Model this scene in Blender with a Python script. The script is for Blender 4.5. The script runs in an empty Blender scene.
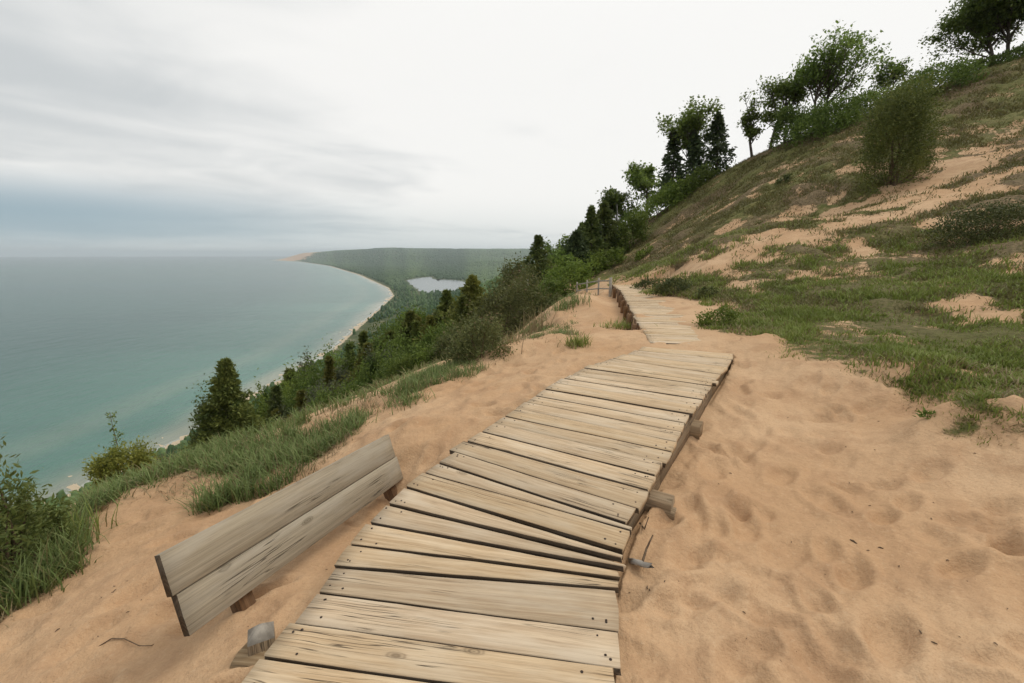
import bpy, math, random
import numpy as np
R = math.radians
scene = bpy.context.scene
# ------------------------------------------------------------------ camera
F_PX, W, H_PX, VH, EYE = 455.1, 1024, 683, 254.0, 1.6
PITCH = math.atan((H_PX/2 - VH)/F_PX)
cam_d = bpy.data.cameras.new("camera")
cam = bpy.data.objects.new("camera", cam_d)
scene.collection.objects.link(cam)
cam.location = (0, 0, EYE)
cam.rotation_euler = (math.pi/2 - PITCH, 0, 0)
cam_d.sensor_width = 36.0
cam_d.lens = 36.0*F_PX/W
cam_d.clip_start = 0.05
cam_d.clip_end = 120000
scene.camera = cam
scene.render.resolution_x, scene.render.resolution_y = W, H_PX
# ------------------------------------------------------------------ render / exposure
scene.render.engine = 'CYCLES'
scene.cycles.use_denoising = True
scene.cycles.max_bounces = 6
scene.cycles.diffuse_bounces = 3
scene.cycles.glossy_bounces = 3
scene.cycles.transmission_bounces = 3
scene.cycles.volume_bounces = 0
scene.cycles.use_adaptive_sampling = True
scene.cycles.adaptive_threshold = 0.02
scene.view_settings.view_transform = 'Standard'
scene.view_settings.look = 'None'
scene.view_settings.gamma = 1
scene.view_settings.exposure = 0.05
# ------------------------------------------------------------------ sky and sun
SUN_EL, SUN_AZ = 52.0, 65.0       # azimuth clockwise from +Y
world = bpy.data.worlds.new("World")
scene.world = world
world.use_nodes = True

class NT:
    def __init__(s, tree): s.t = tree; s.n = tree.nodes; s.l = tree.links
    def new(s, typ, **kw):
        nd = s.n.new(typ)
        for k, v in kw.items(): setattr(nd, k, v)
        return nd
    def put(s, sock, v):
        if hasattr(v, 'is_linked') or isinstance(v, bpy.types.NodeSocket): s.l.new(v, sock)
        else:
            if isinstance(v, (tuple, list)) and len(v) == 3 and sock.type == 'RGBA': v = (*v, 1)
            sock.default_value = v
    def math(s, op, a, b=0.0, c=None, clamp=False):
        nd = s.new('ShaderNodeMath', operation=op, use_clamp=clamp)
        s.put(nd.inputs[0], a); s.put(nd.inputs[1], b)
        if c is not None: s.put(nd.inputs[2], c)
        return nd.outputs[0]
    def mix(s, fac, a, b, blend='MIX'):
        nd = s.new('ShaderNodeMix', data_type='RGBA', blend_type=blend)
        s.put(nd.inputs[0], fac); s.put(nd.inputs[6], a); s.put(nd.inputs[7], b)
        return nd.outputs[2]
    def rng(s, v, a, b, c=0.0, d=1.0, smooth=True):
        nd = s.new('ShaderNodeMapRange', interpolation_type='SMOOTHSTEP' if smooth else 'LINEAR')
        s.put(nd.inputs[0], v)
        for i, q in enumerate((a, b, c, d)): s.put(nd.inputs[1+i], q)
        return nd.outputs[0]
    def noise(s, vec, scale, detail=4, rough=0.55, dist=0.0):
        nd = s.new('ShaderNodeTexNoise')
        s.put(nd.inputs['Vector'], vec); nd.inputs['Scale'].default_value = scale
        nd.inputs['Detail'].default_value = detail; nd.inputs['Roughness'].default_value = rough
        nd.inputs['Distortion'].default_value = dist
        return nd.outputs[0]
    def vmul(s, vec, m):
        nd = s.new('ShaderNodeVectorMath', operation='MULTIPLY')
        s.put(nd.inputs[0], vec); nd.inputs[1].default_value = m
        return nd.outputs[0]
    def vadd(s, a, b):
        nd = s.new('ShaderNodeVectorMath', operation='ADD')
        s.put(nd.inputs[0], a); s.put(nd.inputs[1], b)
        return nd.outputs[0]
    def comb(s, x, y, z):
        nd = s.new('ShaderNodeCombineXYZ')
        s.put(nd.inputs[0], x); s.put(nd.inputs[1], y); s.put(nd.inputs[2], z)
        return nd.outputs[0]
    def sep(s, v):
        nd = s.new('ShaderNodeSeparateXYZ'); s.put(nd.inputs[0], v)
        return nd.outputs
    def attr(s, name):
        return s.new('ShaderNodeAttribute', attribute_name=name).outputs
    def bump(s, height, strength, dist, normal=None):
        nd = s.new('ShaderNodeBump')
        nd.inputs['Strength'].default_value = strength; nd.inputs['Distance'].default_value = dist
        s.put(nd.inputs['Height'], height)
        if normal is not None: s.put(nd.inputs['Normal'], normal)
        return nd.outputs[0]

def build_world():
    t = NT(world.node_tree); t.n.clear()
    sky = t.new('ShaderNodeTexSky', sky_type='NISHITA')
    sky.sun_disc = False
    sky.sun_elevation = R(SUN_EL); sky.sun_rotation = R(SUN_AZ)
    sky.air_density = 1.0; sky.dust_density = 3.0
    bg1 = t.new('ShaderNodeBackground'); t.put(bg1.inputs[0], sky.outputs[0]); bg1.inputs[1].default_value = 0.08
    d = t.new('ShaderNodeTexCoord').outputs['Generated']
    x, y, z = t.sep(d)
    zc = t.math('ADD', t.math('MAXIMUM', z, 0.0), 0.10)
    px, py = t.math('DIVIDE', x, zc), t.math('DIVIDE', y, zc)
    # cloud deck: long streaks, seen on a plane above
    al = t.math('ADD', t.math('MULTIPLY', px, 0.73), t.math('MULTIPLY', py, 0.68))
    ac = t.math('SUBTRACT', t.math('MULTIPLY', px, 0.68), t.math('MULTIPLY', py, 0.73))
    v = t.comb(t.math('MULTIPLY', al, 0.42), t.math('MULTIPLY', ac, 0.72), 3.0)
    n1 = t.noise(v, 0.62, 4, 0.48, 0.5)
    n2 = t.noise(t.vadd(t.vmul(v, (1.6, 1, 1)), (7.3, 2.1, 0)), 1.9, 4, 0.5, 0.6)
    nn = t.math('ADD', t.math('MULTIPLY', n1, 0.7), t.math('MULTIPLY', n2, 0.3))
    # azimuth: the cloud is thicker and greyer over the lake (west side), thin and bright inland
    hor = t.math('SQRT', t.math('ADD', t.math('MULTIPLY', x, x), t.math('MULTIPLY', y, y)))
    sx = t.math('DIVIDE', x, t.math('MAXIMUM', hor, 0.001))
    west = t.rng(sx, -0.80, 0.0, 1.0, 0.0)
    thick = t.rng(t.math('ADD', nn, t.math('MULTIPLY', west, 0.17)), 0.50, 0.80, 0.0, 1.0)
    col = t.mix(thick, (0.965, 0.955, 0.925), (0.62, 0.645, 0.65))
    up = t.rng(z, 0.30, 0.9, 1.0, 1.12)
    # dark rain band low over the lake
    wob = t.math('ADD', z, t.math('MULTIPLY', t.math('SUBTRACT', nn, 0.5), 0.05))
    band = t.math('MULTIPLY', t.rng(wob, -0.01, 0.045, 0.0, 1.0), t.rng(wob, 0.055, 0.135, 1.0, 0.0))
    band = t.math('MULTIPLY', band, t.rng(sx, -0.75, -0.15, 1.0, 0.0))
    col = t.mix(t.math('MULTIPLY', band, 0.95), col, (0.24, 0.37, 0.46))
    low = t.math('MULTIPLY', t.rng(z, 0.0, 0.13, 1.0, 0.0), t.rng(sx, -0.2, 0.35, 1.0, 0.3))
    col = t.mix(t.math('MULTIPLY', low, 0.55), col, (0.54, 0.63, 0.64))
    bg2 = t.new('ShaderNodeBackground'); t.put(bg2.inputs[0], col); t.put(bg2.inputs[1], t.math('MULTIPLY', up, 1.0))
    mx = t.new('ShaderNodeMixShader'); mx.inputs[0].default_value = 0.93
    t.l.new(bg1.outputs[0], mx.inputs[1]); t.l.new(bg2.outputs[0], mx.inputs[2])
    out = t.new('ShaderNodeOutputWorld'); t.l.new(mx.outputs[0], out.inputs[0])
build_world()
world.cycles.sampling_method = 'MANUAL'
world.cycles.sample_map_resolution = 512

sun_d = bpy.data.lights.new("sun", 'SUN')
sun_d.energy = 1.4; sun_d.angle = R(24); sun_d.color = (1.0, 0.93, 0.80)
sun = bpy.data.objects.new("sun", sun_d); scene.collection.objects.link(sun)
sun.rotation_euler = (R(90 - SUN_EL), 0, R(180 - SUN_AZ))
sun.location = (0, 0, 200)

# ------------------------------------------------------------------ helpers
rng = np.random.default_rng(11)
col0 = scene.collection

def put(name, me, parent=None, label=None, cat=None, group=None, kind=None):
    o = bpy.data.objects.new(name, me); col0.objects.link(o)
    if parent is not None: o.parent = parent
    if label: o['label'] = label
    if cat: o['category'] = cat
    if group: o['group'] = group
    if kind: o['kind'] = kind
    return o

def empty(name, loc, label, cat, group=None):
    o = put(name, None, None, label, cat, group)
    o.location = loc
    bpy.context.view_layer.update()
    return o

def mesh(name, V, faces, mats, smooth=False, attrs=None, uv=None, mat_idx=None):
    """faces: list of int arrays (each N x k)"""
    me = bpy.data.meshes.new(name)
    V = np.asarray(V, dtype=np.float32)
    faces = [np.asarray(f, dtype=np.int32) for f in faces if len(f)]
    loops = np.concatenate([f.ravel() for f in faces])
    tot = np.concatenate([np.full(len(f), f.shape[1], np.int32) for f in faces])
    start = np.concatenate([[0], np.cumsum(tot)[:-1]]).astype(np.int32)
    me.vertices.add(len(V)); me.vertices.foreach_set('co', V.ravel())
    me.loops.add(len(loops)); me.loops.foreach_set('vertex_index', loops)
    me.polygons.add(len(tot)); me.polygons.foreach_set('loop_start', start); me.polygons.foreach_set('loop_total', tot)
    if smooth: me.polygons.foreach_set('use_smooth', np.ones(len(tot), dtype=bool))
    if mat_idx is not None: me.polygons.foreach_set('material_index', np.asarray(mat_idx, np.int32))
    for m in (mats if isinstance(mats, (list, tuple)) else [mats]): me.materials.append(m)
    for k, a in (attrs or {}).items():
        a = np.asarray(a, np.float32)
        at = me.attributes.new(k, 'FLOAT', 'POINT'); at.data.foreach_set('value', a)
    if uv is not None:
        l = me.uv_layers.new(name='UVMap'); l.data.foreach_set('uv', np.asarray(uv, np.float32)[loops].ravel())
    me.update(calc_edges=True); me.validate()
    return me

class MB:
    """collects pieces into one mesh"""
    def __init__(s): s.V = []; s.F = {}; s.A = []; s.U = []; s.n = 0; s.mi = {}
    def add(s, V, faces, rnd=0.5, uv=None, mi=0):
        V = np.asarray(V, float)
        for f in faces:
            f = np.asarray(f, int)
            s.F.setdefault((f.shape[1], mi), []).append(f + s.n)
        s.V.append(V); s.n += len(V)
        s.A.append(np.full(len(V), rnd) if np.isscalar(rnd) else np.asarray(rnd))
        s.U.append(np.zeros((len(V), 2)) if uv is None else np.asarray(uv))
    def build(s, name, mats, parent=None, smooth=False, **kw):
        fl, mi = [], []
        for (k, m), L in s.F.items():
            q = np.concatenate(L); fl.append(q); mi += [m]*len(q)
        V = np.concatenate(s.V)
        if parent is not None:
            iw = np.array(parent.matrix_world.inverted())
            V = V @ iw[:3, :3].T + iw[:3, 3]
        me = mesh(name, V, fl, mats, smooth, {'rnd': np.concatenate(s.A)}, np.concatenate(s.U), mi)
        return put(name, me, parent, **kw)

def vnoise(x, y, seed=0):
    x = np.asarray(x, float); y = np.asarray(y, float)
    xi = np.floor(x).astype(np.int64); yi = np.floor(y).astype(np.int64)
    fx = x - xi; fy = y - yi
    fx = fx*fx*fx*(fx*(fx*6-15)+10); fy = fy*fy*fy*(fy*(fy*6-15)+10)
    def h(a, b):
        n = (a*374761393 + b*668265263 + seed*2147483647) & 0xffffffff
        n = ((n ^ (n >> 13))*1274126177) & 0xffffffff
        return ((n ^ (n >> 16)) & 0xffff)/65535.0
    return (h(xi, yi)*(1-fx)+h(xi+1, yi)*fx)*(1-fy) + (h(xi, yi+1)*(1-fx)+h(xi+1, yi+1)*fx)*fy
def fbm(x, y, seed=0, oct=4, gain=0.5):
    s = 0; a = 1; tot = 0
    for i in range(oct):
        s = s + a*vnoise(np.asarray(x)*2**i + 13.7*i, np.asarray(y)*2**i - 7.1*i, seed+i); tot += a; a *= gain
    return s/tot
def sstep(x, a, b):
    t = np.clip((np.asarray(x, float)-a)/(b-a), 0, 1); return t*t*(3-2*t)

def ray(u, v):
    x = (u-W/2)/F_PX; y = (H_PX/2-v)/F_PX
    return np.array([x, math.cos(PITCH)+y*math.sin(PITCH), -math.sin(PITCH)+y*math.cos(PITCH)])
def at_z(u, v, z):
    r = ray(u, v); t = (z-EYE)/r[2]; return np.array([r[0]*t, r[1]*t, z])
def at_y(u, v, Y):
    r = ray(u, v); t = Y/r[1]; return np.array([r[0]*t, Y, EYE+r[2]*t])

def _grow(P, k):
    P = np.array(P); c = P.mean(0); return [tuple(q) for q in c+(P-c)*k]
def seg_dist(px, py, poly, closed=False, signed=False):
    """distance to polyline; signed: >0 on the right hand side of the direction of travel"""
    P = np.asarray(poly, float)[:, :2]
    if closed: P = np.vstack([P, P[:1]])
    best = np.full(np.shape(px), 1e18); sg = np.ones(np.shape(px))
    for (ax, ay), (bx, by) in zip(P[:-1], P[1:]):
        dx, dy = bx-ax, by-ay; L = dx*dx+dy*dy
        t = np.clip(((px-ax)*dx+(py-ay)*dy)/L, 0, 1)
        ex, ey = px-(ax+t*dx), py-(ay+t*dy)
        d2 = ex*ex+ey*ey
        cr = dx*(py-ay)-dy*(px-ax)
        m = d2 < best*0.999999
        best = np.where(m, d2, best); sg = np.where(m, np.where(cr < 0, 1.0, -1.0), sg)
    d = np.sqrt(best)
    return d*sg if signed else d
def inside(px, py, poly):
    P = np.asarray(poly, float)[:, :2]; r = np.zeros(np.shape(px), bool)
    for (ax, ay), (bx, by) in zip(P, np.roll(P, -1, 0)):
        if ay == by: continue
        c = ((ay > py) != (by > py)) & (px < (bx-ax)*(py-ay)/(by-ay)+ax)
        r ^= c
    return r

# ------------------------------------------------------------------ boardwalk layout (world points)
SEAM_PX = [((228,690),(613,748)),((259.3,657.2),(615,708)),((288.6,622),(615,668)),((319.8,592),(617,630.5)),((335.4,566),(616,588.7)),((351,543.5),(619.6,577.4)),((370.5,522),(620.6,567.6)),((388,503.5),(622,560.4)),((402,486),(623,551.6)),((423.4,472.2),(629.4,530)),((441.4,463.3),(631,524.5)),((450.8,450.3),(637,508)),((465.6,440.3),(648.3,489.8)),((482,431.7),(655.3,475.8)),((493.8,423),(664.4,463)),((506,416),(670,451)),((518,408),(675.3,441)),((528,401.6),(682.7,431.3)),((536.2,395.2),(687.3,422.7)),((545,388.9),(691.3,414)),((554.7,383),(696.3,406.3)),((562.5,378.5),(700.9,399.5)),((570,374.8),(705,394)),((577.5,371.3),(708.2,389.6)),((584.6,368.2),(711.2,386)),((592,365.2),(713.6,383)),((599,362.6),(715.7,380.7)),((612,358),(721,374)),((625,354),(726.5,366.5)),((637.5,350.4),(731,359.5)),((650,347),(734.5,353.5))]
SEAM_Z = [0,0,0,0,.01,.03,.05,.07,.10,.12,.13,.145,.155,.165,.175,.19,.20,.21,.225,.24,.25,.258,.262,.266,.268,.27,.27,.262,.25,.235,.22]
LEFT = [at_z(*a, z) for (a, b), z in zip(SEAM_PX, SEAM_Z)]
RIGHT = [at_z(*b, z) for (a, b), z in zip(SEAM_PX, SEAM_Z)]
# carry the walk on past the camera
d0 = (LEFT[0]-LEFT[2])/2; d1 = (RIGHT[0]-RIGHT[2])/2
for k in range(6):
    LEFT.insert(0, LEFT[0]+d0); RIGHT.insert(0, RIGHT[0]+d1)
LEFT = np.array(LEFT); RIGHT = np.array(RIGHT)
DECK1 = np.vstack([LEFT, RIGHT[::-1]])
FAR_L = np.array([at_z(651,343,.20), at_z(640,325.5,.235), at_z(632,311,.27), at_z(621,291,.31), at_z(612,284.5,.33)])
_dir = np.gradient(FAR_L[:, :2], axis=0); _dir /= np.linalg.norm(_dir, axis=1)[:, None]
FAR_R = FAR_L + np.stack([_dir[:, 1], -_dir[:, 0], 0*_dir[:, 0]], 1)*1.43
DECK2 = np.vstack([FAR_L, FAR_R[::-1]])

# ------------------------------------------------------------------ terrain
LAKE_Z = -120.0
SHORE = [(-900,-900),(-420,-150),(-330,40)] + [tuple(at_z(u, v, LAKE_Z)[:2]) for u, v in
        [(60,500),(200,432),(260,393),(323,358),(380,308),(393,296),(388,288),(360,275),(330,266),(300,261.5)]] + [(-4850,9300),(-4600,11500),(-1000,15000),(3000,20000)]
POND = [tuple(at_z(u, v, -118.4)[:2]) for u, v in [(408,280.6),(420,278.2),(433,277),(436,279.6),(447,279.8),(459,280.6),(466,283),(469,285.4),(466,288.5),(459,291.5),(444,293),(424,292),(417,287.5)]]
POND = _grow(POND, 1.13)
# measured ground points: (u, v, 'z', height) or (u, v, 'y', distance ahead)
GP = [(617,683,'z',-.10),(628,575,'z',-.07),(652,520,'z',-.03),(672,470,'z',-.0),(700,440,'z',.00),(738,356,'z',.16),(800,683,'z',-.12),(1023,683,'z',.0),(800,560,'z',-.13),(1023,560,'z',.03),(900,480,'z',-.03),(760,400,'z',.05),
 (720,335,'z',.28),(770,350,'z',.25),(850,388,'z',.15),(920,428,'z',.08),(1000,446,'z',.2),
 (900,365,'z',.42),(960,400,'z',.42),
 (1023,380,'y',4.9),(1023,300,'y',7.6),(1023,220,'y',13),(1023,180,'y',18),(1023,130,'y',24),(1023,70,'y',33),
 (900,320,'y',7.9),(900,270,'y',11.5),(900,240,'y',14.5),(900,200,'y',19.5),(885,185,'y',23),(935,112,'y',33),(850,128,'y',35),(765,155,'y',38),(700,192,'y',46),(650,226,'y',51),(610,251,'y',56),
 (830,215,'y',22),(760,200,'y',27),(720,240,'y',21.5),(680,225,'y',35),(660,262,'y',25),(640,268,'y',24),(620,275,'y',24),(670,285,'z',.5),(720,300,'z',.42),(760,270,'y',14.5),(800,300,'z',.6),(830,270,'y',12.8),
 (400,450,'z',-.10),(500,390,'z',.05),(580,358,'z',.13),(450,400,'z',-.05),(510,365,'z',-.04),(500,352,'z',.02),(380,405,'z',-.28),(560,335,'z',.04),(604,326,'z',.13),(630,330,'z',.0),(592,300,'z',.12),(575,296,'z',.10),(612,300,'z',.0),
 (100,683,'z',-.38),(0,683,'z',-.55),(240,645,'z',-.17),(150,560,'z',-.45),(0,610,'z',-.75),(60,530,'z',-.9),(140,490,'z',-.8),(250,495,'z',-.55),(300,480,'z',-.4),(350,440,'z',-.32)]
CP = [at_z(u, v, q) if m == 'z' else at_y(u, v, q) for u, v, m, q in GP]
CP += [np.array(q, float) for q in [(-.98,3.5,-.33),(-1.25,2.6,-.30),(-1.5,1.8,-.28),(0,0,-.1),(1.5,0,-.1),(4,0,.1),(-1.6,0,-.2),(-3.2,0.3,-.6),(3,-4,0),(-3,-4,-.6),(0,-6,-.1),(8,-4,1.2),(14,-2,2.6),(30,0,6.5),(60,-10,13),(0,-40,0),(30,-40,4),
   (60,40,19),(44,42,17.5),(75,20,19),(75,75,19),(34,60,12),(20,80,8),(9,78,1.5),(40,90,13),(4.5,30,-.7),(5.5,42,-.6),(7,60,.2),(3.0,19,-.5)]]
EDGE = [np.array(q) for q in [(-5.6,-4),(-4.3,0.),(-3.9,2.6),(-4.05,4.3),(-2.9,6.2),(-2.0,7.6),(-.6,9.6),(.9,12.4),(2.0,17.),(2.6,24.),(3.2,34.),(4,46.),(5,62.),(6,80)]]
for i, e in enumerate(EDGE):
    j0, j1 = max(i-1, 0), min(i+1, len(EDGE)-1)
    t_ = EDGE[j1]-EDGE[j0]; t_ = t_/np.linalg.norm(t_); n_ = np.array([-t_[1], t_[0]])
    base = -.9 if i < 5 else (-.75 if i < 8 else -1.1)
    for dd, dz in ((2.0,-.75),(6,-3.1),(14,-8.6),(30,-19.5),(55,-35)):
        if i % 2 == 1 and dd > 10: continue
        q = e+n_*dd; CP.append(np.array([q[0], q[1], base+dz]))
CP = np.array(CP)
def tps_fit(P, lam=0.002):
    n = len(P); d = np.linalg.norm(P[:, None, :2]-P[None, :, :2], axis=2)
    K = np.where(d > 0, d*d*np.log(d+1e-12), 0)
    # damp the far points so the near field stays exact
    K += np.diag(lam*(1+np.linalg.norm(P[:, :2], axis=1)**2*0.25))
    Q = np.hstack([np.ones((n, 1)), P[:, :2]])
    A = np.block([[K, Q], [Q.T, np.zeros((3, 3))]])
    return np.linalg.solve(A, np.concatenate([P[:, 2], [0, 0, 0]]))
TW = tps_fit(CP)
def tps(x, y):
    out = TW[-3]+TW[-2]*x+TW[-1]*y
    for (cx, cy, _), w in zip(CP, TW[:-3]):
        d2 = (x-cx)**2+(y-cy)**2
        out = out+w*0.5*d2*np.log(d2+1e-12)
    return out
def far_height(x, y):
    d = seg_dist(x, y, SHORE, signed=True)
    near = np.interp(d, [-600,0,12,110,210,300,420,900], [-14,0,1.5,26,66,118,126,134])
    mid = np.interp(d, [-600,0,12,40,110,220,330,900], [-14,0,2,8,44,98,122,130])
    a = sstep(y, 180, 420)
    z = near*(1-a)+mid*a
    k = np.interp(y, [450, 700, 950, 1300, 1600], [1, .72, .42, .14, .0])
    low = np.interp(d, [-600,0,12,60,400,3000], [-14,0,1.6,3.5,5.5,9])
    z = np.where(z > low, low+(z-low)*k, z)
    hill = 158*sstep(y-0.12*x, 4300, 8200)*sstep(d, 60, 620)*(0.66+.52*fbm(x/1500, y/1500, 5, 4))
    hill += 60*sstep(y, 2600, 4200)*sstep(d, 500, 1300)*fbm(x/700, y/700, 8, 3)
    z = z+hill
    pin = inside(x, y, POND)
    pd = seg_dist(x, y, POND, closed=True); pd = np.where(pin, pd, -pd)
    z = np.where(pd > -40, np.minimum(z, 1.6-np.clip(pd, -40, 60)*0.05+0.4), z)
    return z+LAKE_Z, d
def height(x, y):
    x = np.asarray(x, float); y = np.asarray(y, float)
    r = np.hypot(x, y)
    zf, d = far_height(x, y)
    zn = tps(x, y)
    w = sstep(r, 62, 135)
    z = zn*(1-w)+zf*w
    # broad unevenness off the path
    un = (fbm(x/9, y/9, 3, 4)-.5)*np.clip((r-9)/30, 0, 1)*1.5
    return z+un
BANDS = None
_bm_h = None
def hit(u, v, ymax=140):
    """first point where the pixel's ray meets the ground"""
    r = ray(u, v); Y = np.exp(np.linspace(math.log(1.2), math.log(ymax), 900)); t = Y/r[1]
    g = height(r[0]*t, Y); zz = EYE+r[2]*t
    k = np.argmax(zz < g)
    if not (zz < g).any(): k = len(Y)-1
    return np.array([r[0]*t[k], Y[k], g[k]])
VEG_L = [tuple(hit(u, v)[:2]) for u, v in [(0,628),(60,574),(88,540)]]+[tuple(at_z(70,524,-.85)[:2])]+[tuple(hit(u, v)[:2]) for u, v in [(140,498),(200,505),(272,494),(322,470),(350,448),(374,416),(402,405),(450,383),(500,361),(538,349),(572,342)]]+[tuple(at_z(u, v, z)[:2]) for u, v, z in [(548,322,.05),(574,309,.1),(558,300,.1),(590,288,.1)]]
VEG_L = [(-4.5,-8),(-3.7,0.)]+VEG_L+[(3.6,24),(3.2,40),(5,90)]
VEG_R = [tuple(hit(u, v)[:2]) for u, v in [(612,283),(632,288),(664,294),(716,300),(712,316),(716,328),(745,336),(772,339),(790,355),(850,385),(880,401),(918,424),(960,432),(1000,452),(1023,458)]]
VEG_R = [(3.2,45),(4.3,26)]+VEG_R+[(5.2,1.2),(6.0,-6)]
BANDS = [([hit(u, v)[:2] for u, v in pts], wd) for pts, wd in [
  ([(690,298),(740,290),(790,283),(835,268),(880,250),(915,238),(945,222)], .85),
  ([(680,268),(735,250),(790,238),(830,222),(870,205),(915,190),(960,165),(1020,140)], 1.15),
  ([(930,205),(975,185),(1023,170)], .6),
  ([(1015,318),(980,318),(960,305)], .30),
  ([(1023,408),(1000,404)], .08),
  ([(640,280),(680,270),(720,262),(760,262)], .9),
]]
def cover(x, y):
    """vegetation cover 0..1 and left/right flags"""
    dl = seg_dist(x, y, VEG_L, signed=True)      # travel goes away from camera; left side is vegetated
    dr = seg_dist(x, y, VEG_R, signed=True)
    wig = (fbm(x/.55, y/.55, 21, 4)-.5); kk = np.clip(np.hypot(x, y)/9, .35, 1)
    vl = sstep(-dl+(.18+wig*1.1)*kk, 0.0, .40*kk)
    # VEG_R is listed from far to near: the hill is on its left hand
    vr = sstep(-dr+(.26+wig*1.1)*kk, 0.0, .40*kk)
    band = 0
    brk = .55*fbm(x/.9, y/1.5, 33, 4)+.45*fbm(x/3.2, y/3.2, 35, 3)
    for pts, wd in BANDS:
        q = seg_dist(x, y, pts)
        band = np.maximum(band, sstep(wd*(1.1+2.6*wig)-q, -.6*wd, .5*wd))
    pat = fbm(x/1.7, y/1.7, 31, 4)
    r = np.hypot(x, y)
    vr = vr*(1-band*sstep(brk, .60, .46))
    # scattered bare patches
    q = seg_dist(x, y, BANDS[1][0]); mott = sstep(q, 5.0, 1.5)*sstep(r, 7, 11)
    hillpatch = sstep(pat*.6+brk*.4, .565-.085*mott, .645-.075*mott)*np.interp(r, [3, 6, 10, 22, 40], [.35, .7, .75, .95, .5])
    vr = vr*(1-hillpatch)
    bl = sstep(fbm(x/6., y/6., 41, 4), .54, .62)*sstep(-dl, 4, 14)*.85
    vl = vl*(1-bl)
    return vl, vr, dl, dr

SCAR = [hit(u, v, 1200)[:2] for u, v in [(332,356),(345,348),(358,340),(372,331),(388,320)]]
def bare_slope(x, y):
    """the pale open slope on the bluff face"""
    r = np.hypot(x, y); q = seg_dist(x, y, SCAR)
    return sstep(q+(fbm(x/14, y/14, 44, 3)-.5)*r*.09, r*.055, r*.025)*(r > 40)

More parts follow.
